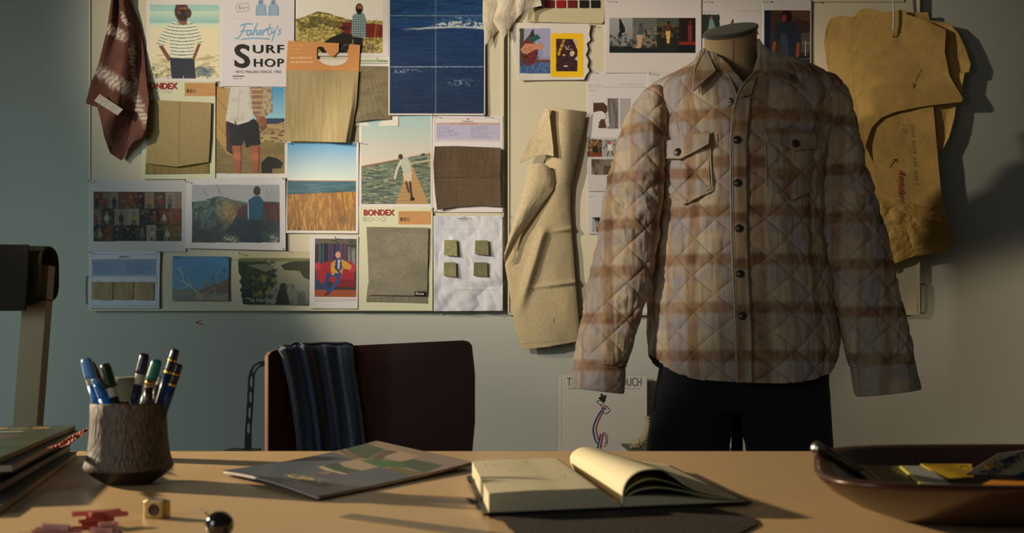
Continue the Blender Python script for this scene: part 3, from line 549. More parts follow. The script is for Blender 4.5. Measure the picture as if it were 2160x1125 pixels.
t = thing('fabric_form', 'crumpled white form carrying four small green fabric squares', 'fabric form', P(988, 657, DB), 'printed forms on the left board')
def crease(U, V, X, Y): return 0.001+0.011*np.abs(fbm(U*2.6+V, V*3.2, 5, 3)-0.5)*2*(0.3+V)+0.004*np.abs(fbm(U*5, V*5-U*3, 15, 2)-0.5)*2
f_ = sheet('form', [(914, 456), (1060, 456), (1061, 656), (915, 657)], L2, p_form2, base=(206, 206, 212), h=crease, parent=t)
wtext('FAHERTY', (964, 459, 995, 463.5), L2+0.0075, INK, t, spacing=1.3)
for i, (x, y, ww, hh, col) in enumerate(((938, 506, 26, 34, (150, 146, 106)), (1003, 507, 27, 31, (128, 124, 88)), (937, 553, 25, 31, (140, 136, 98)), (1000, 553, 28, 31, (118, 114, 84)))):
    o = sheet('swatch', {'t': pink((x, y), (x+ww, y), 1, 3.2), 'r': pink((x+ww, y), (x+ww+1, y+hh), 1, 3.2), 'b': pink((x-1, y+hh-2), (x+ww+1, y+hh), 1, 3.2), 'l': pink((x, y), (x-1, y+hh-2), 1, 3.2)}, L2+0.010, fabric(0, (96, 92, 62), 4, 6, 0.4, i), base=col, h=lambda U, V, X, Y: 0.002+0.005*V*U+0.0*X, mat=CLOTH, parent=t, thick=0.001, step=0.7)
t = thing('fabric_form', 'white form with blue table and three joined tan swatches in the board corner', 'fabric form', P(265, 652, DB), 'printed forms on the left board')
sheet('form', [(190, 531), (338, 530), (336, 651), (186, 651)], L3, p_form3, base=(196, 200, 210), parent=t, curl=0.008)
wtext('FAHERTY', (251, 540.5, 274, 544), L3+0.0042, INK, t, spacing=1.3)
for i, (a, b) in enumerate(((194, 238), (239, 281), (282, 325))):
    sheet('swatch', [(a, 595), (b, 595+i*0.3), (b-0.5, 633+(i != 1)), (a, 632)], L3+0.005, fabric(0, (126, 106, 80), 4, 20, 0.4, i), base=(168, 146, 112), h=lambda U, V, X, Y: 0.003*np.sin(np.pi*U)+0*X, mat=CLOTH, parent=t, thick=0.001)

# tie-dyed cloth hanging at the top left
def dye(c):
    c.nz(30, 60, (80, 44, 36), 4, 0.4, 0.7, 0.6)
    def patch(cx, cy, ang, L, Wd, n, s):
        k = math.radians(ang); dx = (c.X-cx)*math.cos(k)+(c.Y-cy)*math.sin(k); dy = -(c.X-cx)*math.sin(k)+(c.Y-cy)*math.cos(k)
        dy = dy+(fbm(c.X/7, c.Y/7, s)-0.5)*16; dx = dx+(fbm(c.X/9, c.Y/9, s+3)-0.5)*9
        m = np.exp(-(dy/Wd)**4)*np.exp(-(dx/L)**6)*(0.4+0.6*sm(-0.5, 0.5, np.cos(dx/n*2*np.pi+1.5*np.sin(dy/5))))
        c.mix(m*0.85, lin((214, 198, 180)))
    patch(244, 68, 24, 26, 10, 9, 2); patch(240, 170, 33, 48, 13, 10, 5); patch(281, 140, 86, 50, 6, 9, 7); patch(296, 232, 68, 34, 9, 10, 9); patch(262, 40, 60, 18, 4, 7, 3)
def h_dye(U, V, X, Y):
    f = 0.022+0.03*V*(1-V*0.4); return f*(0.5+0.5*np.sin(U*9+V*4+0.8))*sm(0, .12, U+0.05)*1.0+0.012*fbm(U*5+V*3, V*5, 8)*V+0.012*np.sin(np.pi*U)*V
t = thing('tie_dye_cloth', 'brown and white tie-dyed cloth hanging in folds at the top left', 'cloth', P(262, 0, DB-0.02))
cl = sheet('fabric', {'t': [(235, -60), (252, -60), (276, -60)], 'r': [(276, -60), (272, 0), (293, 50), (304, 110), (308, 160), (314, 215), (308, 272), (300, 290)], 'b': [(181, 218), (205, 226), (212, 252), (220, 290), (233, 324), (256, 339), (268, 318), (280, 300), (300, 290)], 'l': [(235, -60), (234, 0), (226, 60), (209, 130), (190, 180), (181, 218)]}, 0.006, dye, base=(108, 70, 58), h=h_dye, mat=CLOTH, parent=t, thick=0.0015)
o = sheet('sewn_label', [(210, 198), (260, 231), (248, 244), (199, 213)], 0.064, lambda c: c.nz(8, 3, (150, 140, 128), 3, 0.4, 0.7, 0.5), base=(186, 176, 166), parent=t, h=lambda U, V, X, Y: 0.004*fbm(U*3, V*2, 2), mat=CLOTH)
o['label'] = 'blank off-white woven label'
# ------------------------------------------------------------------ right board
def p_torncard(c):
    c.rect(1096, 60, 1161, 155, (150, 152, 180)); c.setclip(1096, 60, 1161, 155)
    c.nz(12, 14, (120, 120, 150), 3, 0.5, 0.7, 0.5); c.poly([(1096, 60), (1106, 60), (1102, 155), (1096, 155)], (66, 70, 50)); c.poly([(1100, 130), (1161, 126), (1161, 155), (1096, 155)], (58, 84, 130)); c.nz(3, 12, (96, 122, 160), 5, 0.5, 0.7, 0.7, c.Y > 132)
    c.poly([(1104, 88), (1118, 72), (1124, 62), (1128, 72), (1122, 86), (1136, 98), (1130, 134), (1110, 140), (1100, 120)], (104, 42, 44)); c.poly([(1120, 66), (1126, 60), (1127, 78), (1116, 88)], (50, 44, 42)); c.poly([(1112, 82), (1132, 72), (1141, 80), (1124, 90)], (34, 84, 76)); c.nz(3, 5, (50, 34, 34), 6, 0.5, 0.6, 0.8, (c.X < 1136)*(c.X > 1100)*(c.Y > 106)*(c.Y < 140))
    c.poly([(1098, 104), (1108, 92), (1130, 92), (1145, 92), (1145, 103), (1128, 105), (1112, 114), (1102, 112)], (190, 130, 100)); c.line([(1104, 104), (1124, 100)], 1, (130, 80, 60)); c.line([(1106, 109), (1126, 104)], 1, (130, 80, 60)); c.rect(1128, 126, 1161, 131, (100, 62, 46)); c.setclip()
    c.rect(1162, 70, 1231, 163, (226, 182, 26)); c.rect(1173, 82, 1218, 151, (62, 34, 38)); c.setclip(1173, 82, 1218, 151)
    c.poly([(1188, 82), (1193, 82), (1180, 118), (1175, 115)], (196, 150, 40)); c.nz(4, 4, (40, 20, 26), 5, 0.5, 0.6, 0.7); c.poly([(1208, 82), (1218, 82), (1218, 106)], (190, 170, 140)); c.poly([(1202, 110), (1209, 106), (1213, 112), (1208, 119), (1203, 118)], (196, 180, 150)); c.poly([(1212, 125), (1218, 118), (1218, 128)], (180, 180, 190)); c.rect(1187, 114, 1192, 118, (196, 160, 60)); c.rect(1189, 138, 1197, 141, (190, 176, 150))
    c.line([(1192, 97), (1196, 103), (1201, 97)], 1.2, (196, 180, 160)); c.line([(1193, 104), (1207, 104)], 1, (196, 180, 160)); c.setclip()
def p_strip(c):
    x = [1285, 1334, 1385, 1432, 1467]; c.rect(1285, 38, 1467, 112, (24, 28, 28)); c.setclip(1285, 38, 1334, 112); c.grad(1285, 38, 1334, 98, (150, 152, 148), (120, 124, 122)); c.nz(6, 4, (50, 52, 52), 3, 0.46, 0.6, 0.9, (c.Y > 72)*(c.Y < 104)); c.rect(1285, 102, 1334, 112, (22, 32, 34)); c.poly([(1306, 46), (1311, 44), (1318, 58), (1319, 68), (1312, 70), (1308, 78), (1302, 78), (1307, 66)], (26, 26, 26)); c.ell(1308, 43, 2.5, 3.5, (50, 34, 28))
    c.setclip(1334, 38, 1385, 112); c.rect(1334, 38, 1385, 112, (92, 94, 90)); c.nz(8, 6, (130, 116, 98), 6, 0.48, 0.62, 0.9, c.Y > 58); c.nz(6, 5, (40, 36, 34), 8, 0.5, 0.62, 0.9, c.Y > 60); c.rect(1334, 102, 1385, 112, (20, 30, 34)); c.poly([(1347, 58), (1357, 58), (1357, 74), (1348, 74)], (70, 76, 84)); c.poly([(1343, 74), (1356, 74), (1352, 100), (1345, 98)], (180, 148, 120)); c.ell(1352, 53, 3, 4, (70, 44, 34)); c.ell(1346, 99, 6, 3, (190, 140, 96))
    c.setclip(1385, 38, 1432, 112); c.rect(1385, 38, 1432, 112, (34, 34, 28)); c.rect(1385, 38, 1432, 56, (66, 76, 64)); c.nz(8, 6, (92, 74, 48), 7, 0.52, 0.64, 0.9, (c.Y > 48)*(c.Y < 80)); c.poly([(1405, 52), (1414, 52), (1414, 66), (1405, 66)], (92, 44, 34)); c.poly([(1404, 66), (1414, 66), (1412, 92), (1407, 92)], (200, 170, 90)); c.ell(1410, 48, 3, 4, (40, 24, 20))
    c.setclip(1432, 38, 1467, 112); c.rect(1432, 38, 1467, 112, (34, 18, 18)); c.rect(1432, 88, 1467, 95, (130, 34, 30)); c.poly([(1451, 52), (1459, 52), (1460, 74), (1458, 92), (1453, 92), (1451, 72)], (110, 46, 42)); c.ell(1456, 47, 3, 3.5, (110, 40, 32)); c.rect(1432, 95, 1467, 112, (16, 20, 22)); c.setclip()
def p_sheet2(c):
    c.words(1482, 25, 1515, 1, 3, (60, 60, 60), 0.6, 1.2, 0.9); c.words(1547, 23, 1604, 1, 3, (60, 60, 60), 0.6, 1.2, 0.95); c.rect(1481, 31, 1518, 80, (40, 50, 46)); c.poly([(1497, 40), (1503, 40), (1510, 60), (1508, 78), (1494, 78), (1494, 60)], (110, 136, 130)); c.ell(1500, 38, 3, 3.5, (120, 90, 74)); c.line([(1540, 54), (1546, 42), (1547, 54)], 3, (90, 44, 34)); c.line([(1594, 58), (1599, 72)], 3, (90, 44, 34)); c.rect(1594, 82, 1604, 120, (50, 46, 40)); c.rect(1604, 14, 1604.8, 120, (150, 146, 140))
def p_apron(c):
    c.rect(1612, 22, 1709, 136, (60, 44, 38)); c.setclip(1612, 22, 1709, 136); c.rect(1612, 22, 1625, 136, (22, 30, 50)); c.poly([(1640, 22), (1709, 22), (1709, 45), (1660, 40)], (84, 60, 46)); c.line([(1660, 30), (1709, 52)], 2, (50, 34, 28)); c.rect(1690, 70, 1709, 110, (80, 76, 70)); c.rect(1698, 86, 1700, 122, (170, 164, 150)); c.rect(1692, 90, 1709, 92, (140, 130, 118)); c.rect(1612, 118, 1709, 136, (34, 34, 40))
    c.poly([(1636, 52), (1646, 46), (1672, 46), (1683, 54), (1690, 90), (1682, 94), (1678, 84), (1676, 124), (1648, 124), (1644, 84), (1638, 92), (1630, 90)], (36, 42, 50)); c.poly([(1646, 70), (1660, 72), (1664, 124), (1648, 124)], (54, 62, 76), 0.8); c.line([(1634, 90), (1630, 116)], 6, (140, 70, 50)); c.line([(1684, 92), (1682, 118)], 6, (140, 70, 50)); c.ell(1659, 34, 12, 14, (34, 20, 18)); c.ell(1654, 38, 5, 8, (120, 50, 44)); c.ell(1640, 122, 4, 5, (150, 80, 60)); c.poly([(1640, 122), (1660, 119), (1680, 123), (1672, 128), (1645, 128)], (130, 66, 84)); c.line([(1615, 126), (1709, 124)], 1.3, (110, 110, 120)); c.line([(1640, 132), (1700, 128)], 1.5, (90, 96, 110)); c.setclip()
def p_look1(c):
    c.words(1241, 180, 1275, 1, 3, (60, 60, 60), 0.7, 1.3, 0.95); c.words(1307, 178, 1362, 1, 3, (60, 60, 60), 0.7, 1.3, 0.95); c.rect(1240, 184, 1400, 184.8, (150, 146, 142)); c.words(1243, 191, 1258, 1, 3, (60, 60, 60), 0.7, 1.2, 1)
    c.rect(1282, 208, 1304, 271, (92, 88, 88)); c.nz(5, 40, (128, 120, 118), 4, 0.45, 0.6, 0.9, (c.X > 1282)*(c.X < 1304)*(c.Y > 208)*(c.Y < 271)); c.rect(1308, 208, 1330, 271, (166, 160, 156)); c.poly([(1252, 217), (1274, 217), (1283, 226), (1282, 236), (1276, 240), (1270, 234), (1256, 236), (1252, 238)], (78, 50, 40)); c.line([(1277, 238), (1280, 246), (1272, 256)], 1.4, (50, 44, 42)); c.poly([(1264, 258), (1268, 251), (1276, 252), (1280, 271), (1262, 271)], (84, 54, 44)); c.poly([(1282, 225), (1286, 270), (1278, 262)], (190, 186, 180))
def p_look2(c):
    c.rect(1241, 295, 1270, 331, (110, 84, 58)); c.nz(6, 6, (60, 40, 30), 4, 0.45, 0.6, 0.9, (c.X < 1270)*(c.Y < 331)*(c.Y > 295)); c.nz(6, 5, (170, 140, 100), 7, 0.55, 0.66, 0.9, (c.X < 1270)*(c.Y < 318)*(c.Y > 295)); c.poly([(1250, 306), (1258, 304), (1262, 318), (1262, 328), (1250, 322)], (30, 26, 24)); c.ell(1254, 306, 2.5, 3, (150, 90, 60)); c.rect(1241, 322, 1270, 331, (120, 54, 28), 0.7)
    c.rect(1272, 295, 1300, 331, (150, 146, 144)); c.nz(5, 5, (80, 84, 90), 8, 0.5, 0.62, 0.9, (c.X > 1272)*(c.X < 1300)*(c.Y < 315)*(c.Y > 295)); c.poly([(1282, 304), (1290, 303), (1292, 318), (1282, 320)], (200, 200, 198)); c.ell(1286, 302, 3, 3.5, (180, 70, 44)); c.line([(1284, 318), (1281, 329)], 2, (30, 30, 34)); c.line([(1290, 318), (1293, 328)], 2, (30, 30, 34))
    c.rect(1247, 336, 1300, 369, (112, 104, 88)); c.nz(8, 20, (62, 56, 46), 5, 0.45, 0.6, 0.9, (c.X > 1247)*(c.Y > 336)*(c.Y < 369)*(c.X < 1275)); c.rect(1274, 350, 1300, 369, (76, 66, 52))
def p_look3(c):
    c.words(1242, 415, 1256, 1, 3, (60, 60, 60), 0.7, 1.2, 1); c.rect(1249, 459, 1300, 490, (150, 150, 158)); c.poly([(1250, 459), (1268, 459), (1270, 475), (1266, 490), (1259, 490), (1256, 468)], (34, 32, 34)); c.rect(1252, 462, 1254, 466, (150, 150, 158)); c.rect(1258, 466, 1260, 478, (160, 156, 150))
def p_colorcard(c):
    c.words(1155, 26, 1260, 5, 4.6, (150, 140, 110), 0.4, 1.0, 0.8, 3); c.words(1245, 40, 1268, 2, 4, (150, 140, 110), 0.4)
G_R = 'papers pinned to the right board'
t = thing('colour_card', 'cream colour card with a row of small red to black pinked swatches', 'colour card', P(1200, 50, DB), G_R)
sheet('card', {'t': [(1115, -40), (1278, -40)], 'r': [(1278, -40), (1275, 44), (1270, 50)], 'b': [(1112, 46), (1268, 50)], 'l': [(1115, -40), (1112, 46)]}, L2, p_colorcard, base=(190, 180, 146), parent=t, curl=0.002)
for i, (x, col) in enumerate(((1125, (60, 40, 34)), (1150, (92, 26, 30)), (1174, (150, 22, 34)), (1198, (104, 28, 38)), (1223, (30, 28, 28)), (1247, (30, 28, 26)))):
    sheet('swatch', {'t': pink((x, 0), (x+19, 0), 1, 3), 'r': pink((x+19, 0), (x+19, 16), 1, 3), 'b': pink((x, 16), (x+19, 16), 1, 3), 'l': pink((x, 0), (x, 16), 1, 3)}, L3, None, base=col, mat=CLOTH, parent=t, h=lambda U, V, X, Y: 0.001+0*U, step=0.7)
r_ = torn((1247, 48), (1232, 170), 4.5, 5, 11)
print_('torn_page', 'torn white page with hands holding ties and a yellow framed plaid picture', 'page', {'t': [(1082, 48), (1247, 50)], 'r': [(1247, 50), (1243, 72), (1246, 84), (1238, 92), (1241, 104), (1236, 116), (1242, 128), (1239, 140), (1244, 150), (1238, 156), (1232, 168)], 'b': [(1094, 170), (1232, 169)], 'l': [(1082, 48), (1080, 100), (1094, 170)]}, L3, p_torncard, G_R, base=(206, 200, 190), curl=0.01)
print_('printout', 'white sheet with a strip of four dark fashion pictures side by side', 'printout', rq(1276, -40, 1480, 154, 0.1), L2, p_strip, G_R, base=(204, 196, 192), mat=PAPER, curl=0.004)
print_('printout', 'white lookbook sheet partly hidden behind the mannequin neck', 'printout', rq(1480, -40, 1610, 170, 0.0), L1, p_sheet2, G_R, base=(198, 192, 188), curl=0.003)
print_('photo_print', 'dark photo of a long-haired man in an apron working at a table', 'photo', rq(1609, -30, 1712, 152, 0.2), L2, p_apron, G_R, mat=PHOTO, base=(196, 190, 186))
print_('printout', 'white lookbook sheet with grey and brown hand pictures, left of the jacket shoulder', 'printout', rq(1238, 150, 1430, 292, 0.0), L1, p_look1, G_R, base=(204, 198, 196), curl=0.003)
print_('printout', 'blank-topped white sheet pinned left of the jacket collar', 'printout', rq(1366, 148, 1480, 260, 0.0), L2, lambda c: c.words(1372, 172, 1420, 1, 3, (60, 60, 60), 0.6, 1.2), G_R, base=(202, 196, 192), curl=0.003)
print_('printout', 'white sheet with two colourful interior snapshots beside the jacket sleeve', 'printout', rq(1239, 290, 1420, 404, 0.0), L2, p_look2, G_R, base=(186, 182, 180), curl=0.003)
print_('printout', 'white sheet with a black figure picture beside the lower jacket sleeve', 'printout', rq(1239, 405, 1400, 494, 0.0), L1, p_look3, G_R, base=(190, 186, 184), curl=0.003)
print_('printout', 'white sheet seen between the jacket sleeve and the jacket body', 'printout', rq(1330, 560, 1420, 662, 0.0), L1, lambda c: (c.ell(1358, 612, 6, 9, (70, 70, 80)), c.ell(1366, 622, 5, 4, (60, 60, 66))), G_R, base=(200, 196, 190), curl=0.0)
print_('paper_sheet', 'blank pale paper reaching the top right corner of the right board', 'paper', rq(1712, -60, 1908, 4, 0.0), L1, None, G_R, base=(198, 188, 160), curl=0)

# stack of white cloth swatches hanging over the gap
t = thing('swatch_bundle', 'bundle of cream cloth swatches with pinked edges hanging over the gap', 'cloth swatches', P(1080, 0, DB))
SW = [({'t': [(1019, -50), (1082, -50)], 'l': [(1019, -50), (1018, 40), (1024, 96)], 'r': [(1082, -50), (1084, 0), (1068, 52)], 'b': [(1024, 96), (1046, 70), (1068, 52)]}, 0.008, (214, 202, 178)),
      ({'t': [(1040, -50), (1110, -50)], 'l': [(1040, -50), (1050, 10), (1040, 44), (1063, 82)], 'r': [(1110, -50), (1104, 10), (1092, 36)], 'b': [(1063, 82), (1072, 66), (1092, 36)]}, 0.022, (226, 214, 192)),
      ({'t': [(1076, -50), (1150, -50)], 'l': [(1076, -50), (1088, 0), (1091, 38)], 'r': [(1150, -50), (1141, 0), (1143, 12)], 'b': [(1091, 38), (1110, 20), (1143, 12)]}, 0.036, (230, 218, 196))]
for i, (q, off, col) in enumerate(SW):
    sheet('swatch', q, off, fabric(0, (150, 136, 106), 20, 20, 0.25, i), base=col, h=lambda U, V, X, Y: 0.012*np.sin(3.0*U+2*V)*V+0.006*fbm(U*3, V*3, 3), mat=CLOTH, parent=t, thick=0.001)

# hanging khaki trouser leg
KH = (184, 168, 134)
t = thing('khaki_trouser_leg', 'khaki canvas trouser leg pinned up and folded, hanging beside the dark gap', 'trousers', P(1165, 738, DB))
def h_leg(U, V, X, Y):
    a = 0.012+0.022*np.sin(np.pi*np.clip(U, 0, 1))**0.6
    r1 = 0.020*np.exp(-(((X-(1142+(500-Y)*0.30))/11))**2)*sm(470, 500, Y)*sm(680, 590, Y)
    cr = 0.012*np.exp(-((Y-(612-(X-1075)*0.12))/5)**2)*sm(1090, 1200, X)+0.008*np.exp(-((Y-(490-(X-1145)*0.12))/5)**2)*sm(1140, 1200, X)
    fold = 0.012*sm(1150, 1160, X-(Y-228)*0.02)*sm(430, 300, Y)*np.exp(-((X-1190)/22)**2)
    return a+r1+cr+fold+0.012*(fbm(X/60, Y/90, 4, 2)-0.4)+0.0015*fbm(X/16, Y/22, 9, 2)
def c_leg(c):
    c.nz(3, 3, (150, 132, 94), 3, 0.4, 0.7, 0.3); c.nz(50, 70, (190, 172, 130), 5, 0.45, 0.7, 0.4)
    c.line([(1203, 520), (1212, 640), (1222, 722)], 1.0, (120, 104, 70), 0.7); c.line([(1096, 726), (1160, 722), (1222, 712)], 0.9, (120, 104, 70), 0.8); c.line([(1169, 672), (1169, 680)], 1.5, (90, 60, 40))
fr = [(1098, 737), (1130, 733), (1160, 731), (1190, 727), (1226, 720)]
sheet('lower_leg', {'t': [(1150, 229), (1162, 228), (1200, 231), (1238, 236)], 'r': [(1238, 236), (1226, 300), (1204, 390), (1203, 440), (1209, 520), (1214, 590), (1222, 680), (1226, 719)], 'b': pink((1098, 737), (1160, 732), 1.0, 3)+pink((1160, 731), (1226, 720), 1.0, 3)[1:], 'l': [(1150, 229), (1152, 290), (1150, 390), (1110, 460), (1072, 525), (1065, 560), (1075, 620), (1086, 690), (1098, 737)]}, 0.004, c_leg, base=KH, h=h_leg, mat=CLOTH, parent=t, thick=0.0015)
def h_flap(U, V, X, Y): return 0.012+0.022*U**1.5+0.006*fbm(U*2, V*3, 5)
o = sheet('folded_flap', {'t': [(1150, 229), (1153, 228), (1157, 229)], 'r': [(1157, 229), (1162, 270), (1167, 310), (1168, 330)], 'b': [(1095, 345), (1125, 340), (1150, 342), (1168, 352)], 'l': [(1150, 229), (1122, 285), (1095, 345)]}, 0.032, lambda c: c.nz(3, 3, (160, 142, 104), 3, 0.4, 0.7, 0.3), base=(194, 178, 144), h=h_flap, mat=CLOTH, parent=t, thick=0.0015)  # colour lightened as the lit part of the same khaki cloth
o = sheet('folded_flap', {'t': [(1116, 347), (1135, 344), (1155, 350), (1168, 362)], 'r': [(1168, 362), (1171, 385), (1168, 400), (1130, 452), (1095, 500), (1066, 555)], 'b': [(1068, 520), (1064, 535), (1066, 555)], 'l': [(1116, 347), (1104, 400), (1085, 460), (1068, 520)]}, 0.032, lambda c: (c.nz(3, 3, (160, 142, 104), 3, 0.4, 0.7, 0.3), c.line([(1164, 384), (1120, 440), (1072, 516)], 1.1, (110, 92, 60), 0.8)), base=(194, 178, 144), h=lambda U, V, X, Y: 0.008+0.026*np.sin(np.pi*(0.15+0.8*U))+0.006*fbm(U*3, V*4, 15), mat=CLOTH, parent=t, thick=0.0015)  # again the lighter khaki, light put into the flap colour

# manila pattern papers
MA = (208, 170, 98); GM = 'manila pattern pieces hanging at the right'
def manila(dark=(172, 136, 72), s=3, extra=None):
    def f(c):
        c.nz(60, 50, dark, s, 0.42, 0.72, 0.5); c.nz(14, 12, dark, s+3, 0.58, 0.72, 0.3)
        if extra: extra(c)
    return f
def curly(k=0.02): return lambda U, V, X, Y: 0.004+k*(np.abs(U-0.5)*2)**3*(0.4+0.6*V)+0.007*fbm(U*3, V*3, 6)
def chk(c):
    K = (46, 36, 26); c.line([(1945, 146), (1934, 166), (1928, 186)], 1.6, K); c.line([(1926, 174), (1928, 186), (1932, 179)], 1.6, K); c.line([(1795, 70), (1800, 170), (1810, 270)], 0.8, (110, 80, 40), 0.6)
    c.ell(1820, 152, 1.5, 3, (220, 190, 110)); c.ell(1993, 155, 2, 2, (230, 200, 120)); c.ell(1850, 243, 2, 2, (230, 200, 120))
pf = [('pattern_paper', 'dark manila pattern piece rearmost at the right, seen past the front piece', {'t': [(1905, 26), (1957, 26), (1959, 42), (2000, 48)], 'r': [(2000, 48), (2022, 70), (2036, 100), (2048, 135), (2044, 152), (2035, 154), (2028, 190), (2031, 192), (2018, 212)], 'b': [(1905, 215), (2018, 212)], 'l': [(1905, 26), (1905, 215)]}, 0.003, (158, 116, 52), None, 0.02),
      ('pattern_paper', 'narrow pale manila strip hanging below the front piece on its right', {'t': [(1960, 215), (2018, 215)], 'r': [(2018, 215), (2014, 246), (2002, 290), (1988, 316)], 'b': [(1960, 330), (1988, 316)], 'l': [(1960, 215), (1960, 330)]}, 0.003, (170, 140, 70), None, 0.01),
      ('pattern_paper', 'long manila piece with grey lettering and a red handwritten word', {'t': [(1790, 232), (1880, 232), (1969, 224)], 'r': [(1969, 224), (1976, 300), (1983, 380), (1988, 430), (1987, 470)], 'b': [(1800, 390), (1860, 420), (1930, 452), (1987, 470)], 'l': [(1790, 232), (1800, 390)]}, 0.016, (182, 150, 92), 'long', 0.012),
      ('pattern_paper', 'crinkled manila piece at the bottom with a frayed lower edge', {'t': [(1830, 405), (1900, 420), (1960, 440), (1990, 425)], 'r': [(1990, 425), (2000, 470), (2007, 512), (2000, 532)], 'b': [(1860, 566), (1890, 555), (1930, 540), (1965, 536), (2000, 532)], 'l': [(1830, 405), (1860, 566)]}, 0.008, (160, 122, 50), 'crk', 0.015),
      ('pattern_paper', 'broad front manila pattern piece with a black tick, hanging from the white cord', {'t': [(1742, 60), (1752, 38), (1770, 33), (1800, 36), (1815, 20), (1830, 17), (1865, 26), (1910, 20), (1912, 30), (1950, 42), (1996, 63)], 'r': [(1996, 63), (1993, 110), (2003, 160), (2031, 207)], 'b': [(1822, 335), (1828, 300), (1840, 268), (1860, 248), (1890, 236), (1940, 226), (1985, 220), (2029, 215), (2031, 207)], 'l': [(1742, 60), (1738, 95), (1746, 150), (1775, 230), (1822, 335)]}, 0.028, (176, 142, 80), 'front', 0.012)]
for nm, lb, q, off, dk, ex, k in pf:
    if ex == 'front': paint = manila(dk, 3, chk)
    elif ex == 'long': paint = manila(dk, 5, lambda c: (c.line([(1914, 250), (1922, 340), (1928, 415)], 0.8, (110, 96, 60), 0.7), c.line([(1878, 354), (1884, 344), (1892, 336)], 2.2, (40, 30, 24)), c.line([(1884, 338), (1892, 336), (1894, 344)], 2.0, (40, 30, 24)), c.mix(np.exp(-((np.hypot(c.X-1891, c.Y-254)-7)/0.9)**2)*0.6, lin((150, 116, 54)))))
    elif ex == 'crk': paint = manila(dk, 7)
    else: paint = manila(dk, 9)
    hh = curly(k)
    if ex == 'crk': hh = lambda U, V, X, Y: 0.006+0.016*np.abs(fbm(U*3, V*3, 9)-0.5)*2+0.018*(1-V)*U+0.012*V**3
    o = sheet(nm, q, off, paint, base=MA, h=hh, mat=PAPER, thick=0.0006); tag(o, lb, 'pattern paper', GM)
    if ex == 'long':
        def vfn(x0, y0, x1, y1): return lambda u, v: P(x0+(y1-0)*0+v*0+(x1-x0)*v, y0+(y1-y0)*u, DB-0.034)
        o2 = textmesh('Regular', lambda u, v: P(1891+(1-0)*0+16*v-0.0*u+8*u*0, 357+62*u+4*v, DB-0.0275), REDINK, o, shear=0.25, bold=0.012)
        textmesh('H2U4  BACK SIZE  SIZE 2', lambda u, v: P(1919+6*v+11*u, 262+128*u, DB-0.0272), INK, o, spacing=1.15)
        textmesh('+ 02', lambda u, v: P(1902+6*v+2*u, 262+18*u, DB-0.0272), INK, o)
c_ = thing('hanging_cord', 'white cord with a metal hook holding the manila pattern pieces', 'cord', P(1884, 0, DB-0.05))
tube('cord', smooth_pts([P(1882, -90, DB-0.045), P(1883, -20, DB-0.048), P(1885, 30, DB-0.05), P(1884, 66, DB-0.047)], 20), 0.0028, cm('white_cord', (196, 184, 160), 0.7), c_)
tube('hook', smooth_pts([P(1884, 60, DB-0.047), P(1885, 74, DB-0.043), P(1883, 77, DB-0.034), P(1881, 72, DB-0.025)], 14), 0.0016, STEEL, c_)

# dressmaker pins
pin0 = thing('pin', 'tmp', 'pin', (0, 0, 0))
lathe('pin_head', [(0.0001, 0.0022), (0.0016, 0.0018), (0.0024, 0), (0.0016, -0.0016), (0.0001, -0.002)], (0, -0.014, 0.0), STEEL, pin0, 12, axis=(0.25, -1, 0.15))
tube('pin_shaft', [(0, -0.014, 0), (-0.002, 0.002, -0.002)], 0.0008, STEEL, pin0, 6)
pins = [(394, 383, 'corner between the mosaic sheet and the teal photo'), (192, 383, 'top left corner of the mosaic sheet'), (600, 526, 'lower right corner of the dark teal photo'), (599, 378, 'upper right corner of the dark teal photo'),
        (336, 533, 'top right corner of the form with tan swatches'), (193, 533, 'top left corner of the form with tan swatches'), (456, 181, 'top left corner of the black shorts photo'), (604, 301, 'top left corner of the marsh photo'), (757, 300, 'top right corner of the marsh photo'),
        (709, 502, 'top edge of the red armchair page'), (912, 443, 'lower left corner of the dark knit form'), (1058, 452, 'top right corner of the crumpled form'), (1022, 244, 'lower right corner of the ocean poster'), (913, 244, 'lower edge of the ocean poster at its middle'), (507, 534, 'top left of the torn landscape page'),
        (370, 543, 'top left corner of the driftwood photo'), (478, 543, 'top right corner of the driftwood photo'), (1243, 54, 'top right corner of the torn page with the yellow picture'), (1242, 151, 'lower right corner of the torn page with the yellow picture'), (1370, 155, 'blank-topped sheet left of the collar'), (1283, 2, 'top left corner of the four-picture strip sheet'),
        (1482, 2, 'top right corner of the four-picture strip sheet'), (1610, 2, 'top left corner of the apron photo'), (1711, 2, 'top right corner of the apron photo'), (1241, 291, 'top left corner of the interior snapshots sheet'), (797, 126, 'green-striped swatch card')]
from_kids = list(pin0.children)
for i, (x, y, s) in enumerate(pins):
    if i == 0: p = pin0; ch = []
    else:
        p = pin0.copy(); COL.objects.link(p)
        for k in [k for k in COL.objects if k.parent == pin0]:
            c = k.copy(); c.parent = p; COL.objects.link(c)
    p.location = tuple(P(x, y, DB-0.009)); p['label'] = 'small steel pin at the '+s; p['group'] = 'steel pins on the boards'
